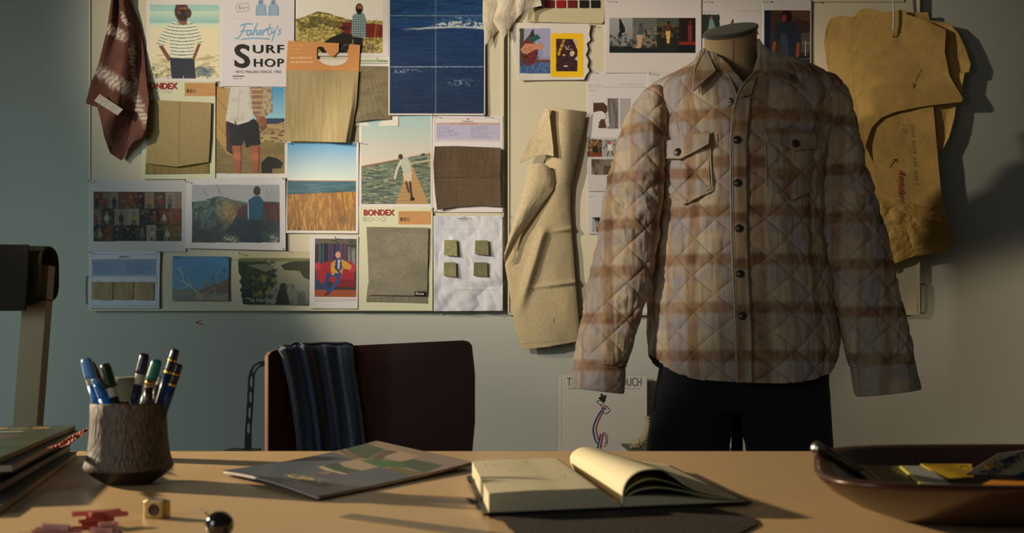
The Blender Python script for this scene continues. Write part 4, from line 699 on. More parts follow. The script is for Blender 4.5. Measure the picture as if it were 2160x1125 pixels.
# ------------------------------------------------------------------ mannequin, jacket, trousers
DJ = 2.45
mq = thing('mannequin', 'linen-covered mannequin with a dark neck cap, wearing the plaid jacket', 'mannequin', (P(1553, 0, DJ)[0], DJ, 0))
MX = P(1555, 0, DJ)[0]
LINEN = pbsdf('linen', tuple(lin((178, 152, 112))), 0.85, noise=(700, 0.25))
def wz(y, d=DJ): return CZ-(y-HOR)*d/FPX
nz_ = [(250, 0.16, 1536), (215, 0.125, 1540), (195, 0.092, 1541), (175, 0.075, 1542), (150, 0.066, 1543), (120, 0.0635, 1543), (95, 0.0635, 1543), (76, 0.0645, 1543)]
G = []
for y, r, cx in nz_:
    a = np.linspace(0, 2*np.pi, 48, endpoint=False); xc = P(cx, 0, DJ)[0]
    f_ = (1-sm(76, 140, np.array(float(y))))
    G.append(np.stack([xc+r*np.cos(a), DJ+0.01+min(r*0.92, 0.062)*np.sin(a), wz(y)+0.012*f_+0.21*f_*r*np.cos(a)+0.48*f_*r*np.sin(a)], -1))
grid_obj('neck', np.array(G), LINEN, mq, closed=True)
# sloping cap disc
a = np.linspace(0, 2*np.pi, 56, endpoint=False); capx = P(1543, 0, DJ)[0]; capz = wz(76)+0.012; CG = []
for rr, dz in ((0.001, 0.009), (0.060, 0.009), (0.0665, 0.0075), (0.068, 0.004), (0.0665, 0.0), (0.001, 0.0)):
    CG.append(np.stack([capx+rr*np.cos(a), DJ+0.01+rr*0.94*np.sin(a), capz+dz+0.21*rr*np.cos(a)+0.48*rr*np.sin(a)], -1))
capm = cm('dark_cap', (92, 90, 86), 0.35, metal=0.3)
grid_obj('neck_cap', np.array(CG), capm, mq, closed=True, flip=True, smooth=False)
# seam down the neck
tube('neck_seam', [P(1546, y, DJ-0.066*0.92+0.01-0.0+(0.0 if y < 150 else -0.004*(y-150)/20)) for y in (84, 110, 140, 160, 180)], 0.0006, cm('seam_shadow', (130, 108, 78), 0.9), mq)
# torso and hips under the clothes
TG = []
for y, r, b in ((250, 0.15, 0.07), (330, 0.175, 0.095), (480, 0.16, 0.10), (600, 0.155, 0.095), (760, 0.17, 0.09), (815, 0.15, 0.08), (822, 0.05, 0.03)):
    TG.append(np.stack([MX+0.005+r*np.cos(a), DJ+b*np.sin(a), np.full(a.shape, wz(y))], -1))
grid_obj('torso', np.array(TG), LINEN, mq, closed=True)
tube('stand_pole', [(MX, DJ, 0.02), (MX, DJ, wz(830))], 0.014, BLACKMETAL, mq)
lathe('stand_base', [(0.001, 0.02), (0.10, 0.018), (0.14, 0.008), (0.14, 0.0), (0.001, 0.0)], (MX, DJ, 0), BLACKMETAL, mq)

# jacket -----------------------------------------------------------
jk = thing('quilted_jacket', 'cream, brown and grey plaid quilted shirt jacket on the mannequin', 'jacket', (MX, DJ, wz(805)))
def stepdist(v, period):  # distance to nearest line
    return np.abs(np.mod(v+period/2, period)-period/2)
def quilt(x, y, per=75.0, ox=2130.0, oy=877.0):
    a = stepdist(x+y-ox, per)/(per/2); b = stepdist(x-y-oy, per)/(per/2)
    return a, b
def puff(x, y):
    a, b = quilt(x, y); return (1-np.exp(-a/0.13))*(1-np.exp(-b/0.13))*0.7+0.3*np.clip(a, 0, 1)**0.6*np.clip(b, 0, 1)**0.6
def plaid(x, y, s=0):
    """x across, y down, px units; returns linear colours"""
    n = (fbm(x/7, y/60, 3+s, 3)-0.5); n2 = fbm(x/24, y/24, 8+s, 3)-0.5
    base = np.ones(x.shape+(3,))*lin((210, 194, 168))
    def band(v, c, wd, soft): d = stepdist(v-c[0], c[1]); return 1-sm(wd/2-soft, wd/2+soft, d)
    vg = band(x, (1430, 102), 38, 7); hg = band(y, (487, 97), 34, 6)
    vb = band(x, (1462, 102), 20, 5); hb = band(y, (460, 97), 23, 5); vb2 = band(x, (1409, 102), 8, 3)
    def mx(C, m, c): return C*(1-m[..., None])+lin(c)*m[..., None]
    C = mx(base, vg*0.75, (168, 162, 166)); C = mx(C, hg*0.65, (176, 168, 168)); C = mx(C, vb2*0.5, (160, 112, 78))
    C = mx(C, np.clip(vb*(0.66+n*0.9), 0, 1), (146, 108, 80)); C = mx(C, np.clip(hb*(0.74+n*0.9), 0, 1), (150, 110, 80)); C = mx(C, vb*hb*0.6, (96, 64, 46))
    C = mx(C, np.clip(0.12+n2*1.2, 0, 0.4), (206, 176, 126))
    C = C*(1+n[..., None]*0.28)
    return C
def stitch_shade(C, x, y):  # darkens the cloth along the stitch lines, groove shade put into the colour
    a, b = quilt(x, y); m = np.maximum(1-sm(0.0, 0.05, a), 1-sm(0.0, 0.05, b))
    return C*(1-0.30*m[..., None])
ROWS = np.array([(108, 1490, 1605, .060), (118, 1482, 1622, .072), (132, 1468, 1660, .084), (146, 1450, 1700, .092), (160, 1424, 1732, .098), (175, 1392, 1752, .102), (192, 1368, 1764, .106), (215, 1358, 1768, .111), (260, 1368, 1758, .119), (320, 1380, 1738, .124), (400, 1388, 1726, .124), (500, 1384, 1728, .120), (580, 1373, 1745, .117), (650, 1373, 1752, .118), (722, 1374, 1760, .122), (760, 1377, 1760, .124), (806, 1380, 1758, .126)], float)
def rowat(y):
    return [np.interp(y, ROWS[:, 0], ROWS[:, i]) for i in (1, 2, 3)]
def hem(cx):   # cx -1..1 position across the front
    return np.interp(cx, [-1, -0.9, -0.78, -0.6, -0.3, 0, 0.3, 0.6, 0.8, 0.93, 1], [748, 772, 788, 799, 803, 806, 806, 800, 786, 760, 722])
def tor_depth(px, py):
    px = np.asarray(px, float); py = np.asarray(py, float); d = np.full(np.broadcast(px, py).shape, DJ-0.11)
    for _ in range(4):
        x = 1080+(px-1080)*d/DJ; y = HOR+(py-HOR)*d/DJ; L, R, b = rowat(y); c = (L+R)/2; a_ = (R-L)/2
        u = np.clip((x-c)/a_, -0.999, 0.999); d = DJ-b*(1-np.abs(u)**2.3)**(1/2.3)
    return d
nu, nv = 640, 420
th = np.linspace(0, 2*np.pi, nu, endpoint=False)[None, :]; vv = np.linspace(0, 1, nv)[:, None]
cth, sth = np.cos(th), np.sin(th)    # sth>0 = front
e = 2/2.3
ux = np.sign(cth)*np.abs(cth)**e; uy = np.sign(sth)*np.abs(sth)**e
NK = np.array([(1484, 110), (1497, 130), (1510, 148), (1524, 168), (1538, 188), (1553, 210), (1574, 184), (1592, 160), (1606, 147), (1612, 126), (1618, 110)], float)
NU = np.array([(x-(rowat(y)[0]+rowat(y)[1])/2)/((rowat(y)[1]-rowat(y)[0])/2) for x, y in NK])
NU = np.maximum.accumulate(NU)
ytop = np.where(sth > 0, np.interp(ux, NU, NK[:, 1], left=108, right=108), 108.0)
yhem = hem(ux); Yp = ytop+(yhem-ytop)*vv
L, R, b = rowat(Yp); cc = (L+R)/2; aa = (R-L)/2
arc = np.where(sth >= 0, 1.0, 1.0)*(np.pi/2-th)          # 0 at the front centre
arc = np.mod(arc+np.pi, 2*np.pi)-np.pi
sx_ = 1556+arc*0.82*186; sy_ = Yp
pf_ = puff(sx_, sy_)
wr = fbm(sx_/9, sy_/70, 21, 3)-0.5; wr2 = fbm(sx_/34, sy_/46, 33, 3)-0.5
wr = wr+0.5*(fbm(sx_/4.5, sy_/45, 27, 2)-0.5); disp = 0.0060*pf_+0.0046*wr*(0.2+pf_)+0.009*wr2
disp *= sm(0, 0.05, vv)*0.9+0.1
X_ = cc+aa*ux; d_ = DJ-b*uy
W = P(X_, Yp, DJ); W[..., 1] = d_
W[..., 0] += disp*ux*0.8; W[..., 1] -= disp*uy
# centre front drag
C = stitch_shade(plaid(sx_, sy_), sx_, sy_)
C = np.where((vv > 0.975)[..., None], C*0.97, C)
bo = grid_obj('body', W, JACK, jk, C, closed=True, flip=False)
sb = bo.modifiers.new('thickness', 'SOLIDIFY'); sb.thickness = 0.004; sb.offset = -1
def ringtube(name, rows, tilt, n, mat, parent, colf=None, dispf=None, m=300, closeends=True):
    """rows (y, xl, xr, depth centre, half depth)"""
    rows = np.array(rows, float); t = np.linspace(0, 1, m); k = np.cumsum(np.r_[0, np.abs(np.diff(rows[:, 0]))+0.3*np.abs(np.diff(rows[:, 1]))]); k /= k[-1]
    R_ = np.stack([np.interp(t, k, rows[:, i]) for i in range(5)], 1)
    ker = np.ones(9)/9
    Rs = np.stack([np.convolve(np.pad(R_[:, i], 4, 'edge'), ker, 'valid') for i in range(5)], 1); Rs[0] = R_[0]; Rs[-1] = R_[-1]; R_ = Rs
    th = np.linspace(0, 2*np.pi, n, endpoint=False)[None, :]; cx = (R_[:, 1]+R_[:, 2])[:, None]/2; hx = (R_[:, 2]-R_[:, 1])[:, None]/2
    ti = np.interp(t, [0, 1], tilt)[:, None] if not np.isscalar(tilt) else tilt
    px = cx+hx*np.cos(th); py = R_[:, 0][:, None]+ti*hx*np.cos(th)+0*th; dc = R_[:, 3][:, None]; hd = R_[:, 4][:, None]
    W = P(px, py, DJ); W[..., 1] = dc-hd*np.sin(th); 
    # keep projected size: scale positions to the tube's own depth
    s = dc/DJ; W[..., 0] = W[..., 0]*s; W[..., 2] = CZ+(W[..., 2]-CZ)*s
    arc = np.mod((np.pi/2-th)+np.pi, 2*np.pi)-np.pi; ax = cx+arc*hx*0.9
    if dispf is not None:
        d = dispf(ax, py, px, t[:, None]); W[..., 0] += d*np.cos(th)*0.85; W[..., 1] -= d*np.sin(th)
    C = colf(ax, py) if colf is not None else None
    return grid_obj(name, W, mat, parent, C, closed=True)
def sl_disp(side):
    def f(ax, py, px, t):
        x = ax+(0 if side < 0 else 18)
        p_ = puff(x, py+side*12); d = 0.0058*p_+0.0040*(fbm(x/7, py/50, 5)-0.5)*(0.3+p_)
        el = np.exp(-((py-440)/70)**2); d = d+0.016*(fbm((x+py*0.5)/26, (py-x*0.7)/20, 9, 3)-0.5)*el+0.014*(fbm(x/30, py/36, 12, 3)-0.5)
        return d*sm(0, 0.04, t)
    return f
def sl_col(side):
    def f(ax, py):
        x = ax+(0 if side < 0 else 18)
        C = plaid(x+(1303 if 0 else 0)-(side < 0)*22, py-(20 if side < 0 else 6)); return stitch_shade(C, x, py+side*12)
    return f
SL = [(184, 1384, 1398, 2.44, .02), (190, 1362, 1404, 2.44, .05), (203, 1348, 1408, 2.44, .066), (228, 1332, 1409, 2.435, .076), (270, 1314, 1406, 2.425, .082), (320, 1300, 1401, 2.41, .080), (380, 1287, 1397, 2.40, .074), (440, 1275, 1392, 2.395, .068), (500, 1262, 1385, 2.39, .064), (560, 1252, 1376, 2.385, .060), (620, 1241, 1361, 2.38, .056), (680, 1230, 1343, 2.375, .053), (740, 1218, 1324, 2.37, .050), (768, 1214, 1318, 2.37, .049)]
SR = [(156, 1722, 1738, 2.45, .02), (164, 1724, 1758, 2.45, .05), (180, 1724, 1773, 2.45, .064), (215, 1721, 1787, 2.45, .074), (290, 1717, 1806, 2.445, .078), (360, 1717, 1826, 2.44, .074), (430, 1718, 1846, 2.435, .070), (500, 1722, 1866, 2.43, .066), (560, 1733, 1880, 2.425, .062), (620, 1752, 1894, 2.42, .058), (680, 1770, 1906, 2.415, .054), (740, 1790, 1919, 2.41, .052), (768, 1797, 1925, 2.41, .050)]
def scale_rows(rows):  # px given in the picture at each row's own depth
    return rows
s1 = ringtube('sleeve', SL, (0.02, 0.13), 260, JACK, jk, sl_col(-1), sl_disp(-1), 520)
s2 = ringtube('sleeve', SR, (0.35, -0.10), 260, JACK, jk, sl_col(1), sl_disp(1), 520)
def cuff_disp(ax, py, px, t): return 0.003*np.sin(np.pi*t)+0.006*(fbm(ax/18, py/14, 4)-0.5)-0.002*np.exp(-((t-0.09)/0.03)**2)
c1 = ringtube('cuff', [(757, 1215, 1320, 2.37, .050), (768, 1213, 1319, 2.37, .0515), (800, 1210, 1316, 2.368, .050), (825, 1207, 1313, 2.366, .048), (826, 1211, 1309, 2.366, .044), (800, 1214, 1311, 2.366, .042)], 0.13, 160, JACK, s1, lambda ax, py: plaid(ax-22, py-20)*0.98, cuff_disp, 120)
c2 = ringtube('cuff', [(758, 1794, 1926, 2.41, .050), (768, 1796, 1927, 2.41, .052), (800, 1802, 1933, 2.41, .050), (830, 1808, 1940, 2.408, .048), (831, 1812, 1936, 2.408, .044), (800, 1806, 1929, 2.408, .042)], -0.12, 160, JACK, s2, lambda ax, py: plaid(ax+18, py-6)*0.98, cuff_disp, 120)

def jpatch(name, q, off, colf, parent=jk, h=None, thick=0.002, step=1.0, board=None):
    def paint(c): c.C = colf(c.X, c.Y)
    return sheet(name, q, off, paint, mat=JACK, parent=parent, h=h or (lambda U, V, X, Y: 0*X), thick=thick, step=step, depthf=tor_depth)
# placket: strip with raised piped edge
pl = {'t': [(1554, 206), (1586, 206)], 'r': [(1586, 206), (1578, 300), (1579, 400), (1579, 500), (1583, 600), (1589, 700), (1590, 806)], 'b': [(1554, 808), (1590, 807)], 'l': [(1554, 206), (1546, 240), (1541, 300), (1541, 400), (1543, 500), (1547, 600), (1552, 700), (1554, 808)]}
edge = np.array(pl['l'], float)
pk = jpatch('placket', pl, 0.0155, lambda x, y: plaid(x, y)*0.97, h=lambda U, V, X, Y: 0.002*fbm(X/8, Y/30, 3)+0.0015*np.sin(np.pi*U)-0.014*sm(0.88, 1.0, U))
PIPE = cm('piping_cream', (196, 182, 150), 0.8)
def piping(pts, off, r=0.0018, parent=jk, n=60, mat=None):
    p = resample(pts, n); d = tor_depth(p[:, 0], p[:, 1])-off
    return tube('piping', P(p[:, 0], p[:, 1], d), r, mat or PIPE, parent, 8)
piping(edge, 0.017, 0.0022, pk, 120)
piping(np.array(pl['r'], float), 0.011, 0.0008, pk, 100, cm('seam_thread', (150, 130, 98), 0.9))
piping(edge+np.array([5.5, 0]), 0.0178, 0.0007, pk, 100, cm('seam_thread', (150, 130, 98), 0.9))
# pockets and flaps
def pocket(pts_t, pts_r, pts_b, pts_l, label=None):
    return jpatch('pocket', {'t': pts_t, 'r': pts_r, 'b': pts_b, 'l': pts_l}, 0.011, lambda x, y: stitch_shade(plaid(x+6, y-4), x, y), h=lambda U, V, X, Y: 0.010*puff(X, Y)*np.sin(np.pi*np.clip(U, 0, 1))**0.4+0.005*(fbm(X/9, Y/50, 4)-0.5))
p1 = pocket([(1392, 320), (1498, 300)], [(1498, 300), (1503, 402)], [(1402, 400), (1443, 431), (1503, 402)], [(1392, 320), (1402, 400)])
piping([(1497, 300), (1500, 350), (1503, 402), (1470, 418), (1443, 431), (1412, 414)], 0.0145, 0.0016, p1)
piping([(1492, 300), (1495, 350), (1497, 399), (1466, 413), (1443, 424)], 0.0165, 0.0007, p1)
p2 = pocket([(1616, 296), (1716, 312)], [(1716, 312), (1712, 402)], [(1620, 398), (1668, 424), (1712, 402)], [(1616, 296), (1620, 398)])
piping([(1614, 296), (1616, 340), (1617, 392), (1640, 408), (1668, 424), (1712, 402)], 0.0145, 0.0016, p2)
FLC = lambda x, y: plaid(x+10, y-6)*1.03
f1 = jpatch('pocket_flap', {'t': [(1385, 303), (1440, 288), (1496, 275)], 'r': [(1496, 275), (1494, 304)], 'b': [(1385, 334), (1434, 335), (1465, 320), (1494, 304)], 'l': [(1385, 303), (1385, 334)]}, 0.021, FLC, h=lambda U, V, X, Y: 0.004*np.sin(np.pi*U)+0.006*V+0.003*fbm(X/20, Y/20, 3), thick=0.004)
piping([(1387, 333), (1434, 334), (1465, 319), (1494, 303), (1496, 276)], 0.0315, 0.0014, f1)
f2 = jpatch('pocket_flap', {'t': [(1612, 270), (1660, 272), (1722, 276)], 'r': [(1722, 276), (1722, 312)], 'b': [(1620, 292), (1650, 304), (1678, 317), (1722, 311)], 'l': [(1612, 270), (1620, 292)]}, 0.021, FLC, h=lambda U, V, X, Y: 0.004*np.sin(np.pi*U)+0.005*V+0.003*fbm(X/20, Y/20, 3), thick=0.004)
piping([(1612, 270), (1620, 292), (1650, 303), (1678, 316), (1721, 311)], 0.029, 0.0012, f2)
# snap buttons
BTN = cm('gunmetal', (92, 84, 72), 0.38, metal=0.85)
def button(x, y, off, parent, r=0.0095, mat=None, lab=None):
    d = float(tor_depth(x, y))-off; c = P(x, y, d)
    o = lathe('button', [(0.0003, 0.0035), (r*0.55, 0.0035), (r*0.62, 0.0024), (r*0.8, 0.0030), (r*0.95, 0.0024), (r, 0.0), (r, -0.004)], c, mat or BTN, parent, 28, axis=(-0.05+(x-1553)/600, -1, 0.05))
    if lab: o['label'] = lab
for x, y in ((1555, 295), (1556, 386), (1559, 482), (1561, 578), (1566, 667)): button(x, y, 0.0185, pk)
button(1430, 321, 0.031, f1); button(1678, 303, 0.030, f2)
# neckband ends, open neck edges and collar
nbc = lambda x, y: plaid(x-8, y+10)*1.02
def dneck(base, slope=0.0): return lambda X, Y: tor_depth(X, np.maximum(Y, 150))+0*X
def cpatch(name, q, off, h, parent=jk, thick=0.003):
    def paint(c): c.C = nbc(c.X, c.Y)
    def df(X, Y):
        yy = np.maximum(Y, 176.0); d = tor_depth(X, yy)
        return d+0.0009*(yy-Y)*0.9
    return sheet(name, q, off, paint, mat=JACK, parent=parent, h=h, thick=thick, depthf=df)
# left front edge band (under) from neckband down to the placket
inner = cpatch('neck_band', {'t': [(1506, 146), (1514, 141), (1524, 143), (1532, 150)], 'r': [(1532, 150), (1541, 170), (1549, 186), (1556, 208)], 'b': [(1534, 226), (1556, 208)], 'l': [(1506, 146), (1514, 156), (1526, 176), (1533, 200), (1534, 226)]}, 0.014, lambda U, V, X, Y: 0.002*np.sin(np.pi*U))
inner2 = cpatch('neck_band', {'t': [(1594, 148), (1610, 146)], 'r': [(1610, 146), (1596, 165), (1584, 200)], 'b': [(1553, 207), (1584, 207)], 'l': [(1594, 148), (1580, 163), (1565, 182), (1553, 207)]}, 0.016, lambda U, V, X, Y: 0.002*np.sin(np.pi*U))
def cp(pts, r=0.0018, off=0.02, parent=jk, m=None):
    p = resample(pts, 40); yy = np.maximum(p[:, 1], 176.0); d = tor_depth(p[:, 0], yy)+0.00081*(yy-p[:, 1])-off
    tube('piping', P(p[:, 0], p[:, 1], d), r, m or PIPE, parent, 8)
cp([(1514, 141), (1524, 143), (1532, 150), (1541, 170), (1549, 186), (1556, 208)], 0.0014, 0.017, inner)
cp([(1606, 146), (1594, 150), (1580, 163), (1565, 182), (1553, 207), (1546, 240)], 0.0022, 0.019, inner2)
button(1513, 153, 0.006, inner, 0.006, STEEL, 'bright snap stud at the neck'); button(1541, 212, 0.016, inner, 0.006, STEEL, 'bright snap stud below the neck')
# collar leaves standing out from the neck
def leaf(q, o0, o1, lab=None):
    def hh(U, V, X, Y): return (o0+(o1-o0)*V)+0.004*np.sin(np.pi*U)+0.002*fbm(X/14, Y/14, 5)
    return cpatch('collar', q, 0.0, hh, thick=0.004)
l1 = leaf({'t': [(1480, 107), (1484, 101), (1489, 104)], 'r': [(1489, 104), (1497, 122), (1504, 138), (1509, 149)], 'b': [(1461, 192), (1483, 172), (1509, 149)], 'l': [(1480, 107), (1474, 122), (1466, 144), (1463, 168), (1461, 192)]}, 0.012, 0.040)
cp([(1480, 107), (1474, 122), (1466, 144), (1463, 168), (1461, 192)], 0.0016, 0.030, l1); cp([(1461, 192), (1483, 172), (1509, 149), (1497, 122), (1489, 104)], 0.0013, 0.042, l1)
l2 = leaf({'t': [(1597, 86), (1603, 84), (1612, 96), (1632, 112), (1650, 122)], 'r': [(1650, 122), (1668, 140), (1688, 182)], 'b': [(1611, 147), (1645, 166), (1688, 184)], 'l': [(1597, 86), (1603, 100), (1608, 124), (1611, 147)]}, 0.012, 0.030)
cp([(1611, 147), (1645, 166), (1688, 184)], 0.0015, 0.030, l2)
l3 = leaf({'t': [(1597, 92), (1602, 90), (1606, 110)], 'r': [(1606, 110), (1608, 130), (1610, 147)], 'b': [(1586, 156), (1598, 148), (1610, 147)], 'l': [(1597, 92), (1598, 120), (1586, 156)]}, 0.012, 0.020)
# collar stand round the back of the neck
a = np.linspace(0, 2*np.pi, 80); rr = 0.078; cxn = P(1543, 0, DJ)[0]; BG = []
for k, (z, r) in enumerate(((wz(150), 0.088), (wz(128), 0.080), (wz(104), 0.074), (wz(100), 0.078), (wz(112), 0.088), (wz(150), 0.105))):
    aa2 = np.linspace(math.radians(-18), math.radians(198), 70); fall = (0.030*np.clip(-np.sin(aa2)+0.1, 0, 1)); BG.append(np.stack([cxn+0.004+r*np.cos(aa2), DJ+0.012+r*0.95*np.sin(aa2), z-fall], -1))
BG = np.array(BG); GX = BG[..., 0]*FPX/DJ+1080; GY = HOR-(BG[..., 2]-CZ)*FPX/DJ
grid_obj('collar_stand', BG, JACK, jk, plaid(GX, GY))

# trousers ---------------------------------------------------------
tr = thing('navy_trousers', 'very dark navy trousers on the mannequin below the plaid jacket', 'trousers', (MX, DJ, 0.02))
NAVY = pbsdf('navy_twill', tuple(lin((20, 23, 31))), 0.9, noise=(800, 0.3), sheen=0.1)
def tdisp(ax, py, px, t): return 0.008*(fbm(ax/30, py/60, 3)-0.5)
ringtube('leg', [(790, 1388, 1553, 2.45, .085), (830, 1380, 1558, 2.45, .10), (880, 1372, 1549, 2.45, .098), (950, 1363, 1536, 2.45, .09), (1100, 1362, 1532, 2.45, .085), (1330, 1372, 1512, 2.45, .075), (1480, 1380, 1500, 2.45, .07)], 0, 80, NAVY, tr, None, tdisp, 160)
ringtube('leg', [(790, 1551, 1741, 2.45, .085), (830, 1549, 1748, 2.45, .10), (880, 1558, 1752, 2.45, .098), (950, 1575, 1755, 2.45, .09), (1100, 1580, 1752, 2.45, .085), (1330, 1600, 1742, 2.45, .075), (1480, 1606, 1735, 2.45, .07)], 0, 80, NAVY, tr, None, tdisp, 160)
ringtube('waist', [(700, 1400, 1726, 2.45, .095), (760, 1392, 1742, 2.45, .105), (800, 1386, 1746, 2.45, .108), (835, 1381, 1749, 2.45, .106), (856, 1379, 1749, 2.45, .104), (870, 1440, 1680, 2.45, .05)], 0, 90, NAVY, tr, None, tdisp, 90)
# ------------------------------------------------------------------ table
WOODC = lin((176, 130, 78))
def table_mat():
    m = bpy.data.materials.new('tan_tabletop'); m.use_nodes = True; nt = m.node_tree; b = nt.nodes['Principled BSDF']
    tc = nt.nodes.new('ShaderNodeTexCoord'); mp = nt.nodes.new('ShaderNodeMapping'); n = nt.nodes.new('ShaderNodeTexNoise'); r = nt.nodes.new('ShaderNodeValToRGB')
    mp.inputs['Scale'].default_value = (2, 26, 2); n.inputs['Scale'].default_value = 3; n.inputs['Detail'].default_value = 5
    r.color_ramp.elements[0].color = (*lin((200, 166, 118)), 1); r.color_ramp.elements[1].color = (*lin((214, 180, 132)), 1)
    nt.links.new(tc.outputs['Object'], mp.inputs[0]); nt.links.new(mp.outputs[0], n.inputs['Vector']); nt.links.new(n.outputs['Fac'], r.inputs[0]); nt.links.new(r.outputs[0], b.inputs['Base Color'])
    b.inputs['Roughness'].default_value = 0.38; b.inputs['Specular IOR Level'].default_value = 0.4
    return m
tb = thing('work_table', 'long tan wooden work table across the foreground', 'table', (0, 0.95, 0))
TM = table_mat()
yb = (CZ-TZ)*FPX/(952-HOR)
box('tabletop', (0, (0.42+yb)/2, TZ-0.015), (3.0, yb-0.42, 0.03), TM, tb, bevel=0.002)
for x in (-1.4, 1.4):
    for y in (0.5, yb-0.09): box('leg', (x, y, (TZ-0.03)/2), (0.05, 0.05, TZ-0.03), BLACKMETAL, tb)

# ------------------------------------------------------------------ desk chair with a scarf
def chd(x):  # depth of the curved back panel by px column
    s = (np.asarray(x, float)-560)/(1000-560); return 1.99-0.11*np.clip(1-1.6*s, 0, 1)**2-0.015*np.clip(s-0.6, 0, 1)
def roundpoly(pts, rad, n=8):
    out = []; m = len(pts)
    for i in range(m):
        p0, p1, p2 = [np.array(pts[(i+k-1) % m], float) for k in range(3)]; r = rad[i]
        a = p1+(p0-p1)/np.hypot(*(p0-p1))*r; b = p1+(p2-p1)/np.hypot(*(p2-p1))*r
        for k in range(n+1):
            t = k/n; out.append((1-t)**2*a+2*t*(1-t)*p1+t*t*b)
    return out
dc = thing('desk_chair', 'desk chair with a dark brown plywood back and black slotted bracket', 'chair', (P(780, 0, 1.95)[0], 1.95, 0))
def panel(name, k0, k1, mat, parent, inset=0.0):
    # dense outline columns so that the panel follows the curve
    xs = np.linspace(566+inset, 1001-inset, 70)
    top = np.interp(xs, [562, 566, 572, 584, 600, 960, 978, 990, 997, 1001], [775, 752, 743, 738, 736, 719, 718, 722, 733, 790])
    bot = np.interp(xs, [562, 985, 992, 998, 1001], [990, 985, 972, 950, 890])
    nn = 24; Gf = []
    for k in (k0, k1):
        g = np.stack([P(xs, top+(bot-top)*t, chd(xs)+k) for t in np.linspace(0, 1, nn)], 0); g[..., 0] = (xs-1080)*chd(xs)/FPX+(-0.0*k); Gf.append(g)
    # edge normal offset so the thickness shows on the side
    nx = np.gradient(chd(xs), (xs-1080)*chd(xs)/FPX); nrm = np.sqrt(1+nx**2)
    Gf[1] = Gf[0].copy(); Gf[1][..., 0] -= (nx/nrm)*(k1-k0)*1.0; Gf[1][..., 1] += (k1-k0)/nrm
    nv_, nu_ = Gf[0].shape[:2]; V = np.concatenate([Gf[0].reshape(-1, 3), Gf[1].reshape(-1, 3)]); o_ = nv_*nu_
    F = []
    for i in range(nv_-1):
        for j in range(nu_-1):
            a = i*nu_+j; F.append((a, a+nu_, a+nu_+1, a+1)); F.append((o_+a, o_+a+1, o_+a+nu_+1, o_+a+nu_))
    bd = [j for j in range(nu_)]+[i*nu_+nu_-1 for i in range(1, nv_)]+[(nv_-1)*nu_+j for j in range(nu_-2, -1, -1)]+[i*nu_ for i in range(nv_-2, 0, -1)]
    for i in range(len(bd)):
        a, b = bd[i], bd[(i+1) % len(bd)]; F.append((a, b, o_+b, o_+a))
    return mesh_obj(name, V, F, mat, parent)
PLYF = pbsdf('dark_ply', tuple(lin((56, 22, 12))), 0.5, noise=(14, 0.05, (1, 1, 8)))
bk = panel('backrest', 0.0, 0.004, PLYF, dc)
pe = panel('plywood_core', 0.0041, 0.018, cm('ply_edge', (126, 78, 42), 0.6), bk); pe['label'] = 'lighter orange-brown plywood edge'
# slotted bracket
def flat_ring(name, outer, holes, d0, d1, mat, parent):
    return None
BRD = 1.97
rail_l = [(563, 761), (546, 763), (534, 771), (526, 784), (523, 800), (521, 850), (517, 905), (514, 1010)]
rail_r = [(563, 773), (550, 774), (542, 781), (538, 792), (537, 805), (535, 850), (531, 905), (530, 1010)]
br = thing('tmp', None, None)
def strip(ptsl, ptsr, n=60):
    return resample(ptsl, n), resample(ptsr, n)
lo, ro = strip(rail_l, rail_r, 90)
V = []; F = []
# outline band cut into rails and rungs
edges = []
tt = np.linspace(0, 1, 90)
slots = [(0.06, 0.14), (0.185, 0.265), (0.31, 0.39), (0.435, 0.515), (0.56, 0.64)]
def hole(t):
    for a, b in slots:
        if a < t < b: return math.sqrt(max(0, 1-((t-(a+b)/2)/((b-a)/2))**6))
    return 0.0
for i in range(90):
    h_ = hole(tt[i])*0.18; c = 0.5
    for f in (0, 0.5-h_, 0.5+h_, 1):
        p = lo[i]*(1-f)+ro[i]*f
        for dd in (0, 0.009): V.append(P(p[0], p[1], BRD+dd))
for i in range(89):
    open_ = hole(tt[i]) > 0 or hole(tt[i+1]) > 0
    for k in range(3):
        if k == 1 and open_: continue
        a = i*8+k*2; b = a+2; c = b+8; d = a+8
        F.append((a, d, c, b)); F.append((a+1, b+1, c+1, d+1))
        if k == 0: F.append((a, a+1, d+1, d)); F.append((b, c, c+1, b+1)) if open_ else None
        if k == 2: F.append((b, c, c+1, b+1)); F.append((a, a+1, d+1, d)) if open_ else None
bpy.data.objects.remove(br)
F = [f for f in F if f]
mesh_obj('slotted_bracket', V, F, BLACKMETAL, dc)
box('bracket_foot', P(512, 951, 1.97), (0.06, 0.05, 0.006), BLACKMETAL, dc)
cxs = P(780, 0, 1.95)[0]
box('seat', (cxs, 1.78, 0.46), (0.42, 0.40, 0.02), PLYF, dc, bevel=0.008)
tube('seat_frame', [(cxs-0.15, 1.60, 0.445), (cxs-0.15, 1.97, 0.445), (cxs+0.15, 1.97, 0.445), (cxs+0.15, 1.60, 0.445), (cxs-0.15, 1.60, 0.445)], 0.01, BLACKMETAL, dc)
tube('back_support', smooth_pts([(cxs, 1.96, 0.445), (cxs, 2.03, 0.5), (cxs, 2.035, 0.65), (cxs, 2.015, 0.78)], 20), 0.011, BLACKMETAL, dc)
tube('back_support', smooth_pts([P(520, 1000, 1.975), (P(520, 0, 1.975)[0], 1.975, 0.5), (cxs-0.15, 1.9, 0.445)], 20), 0.009, BLACKMETAL, dc)
for sx in (-1, 1):
    for y in (1.62, 1.94): tube('leg', [(cxs+sx*0.15, y, 0.44), (cxs+sx*0.20, y+(0.05 if y > 1.8 else -0.04), 0.0)], 0.011, BLACKMETAL, dc)

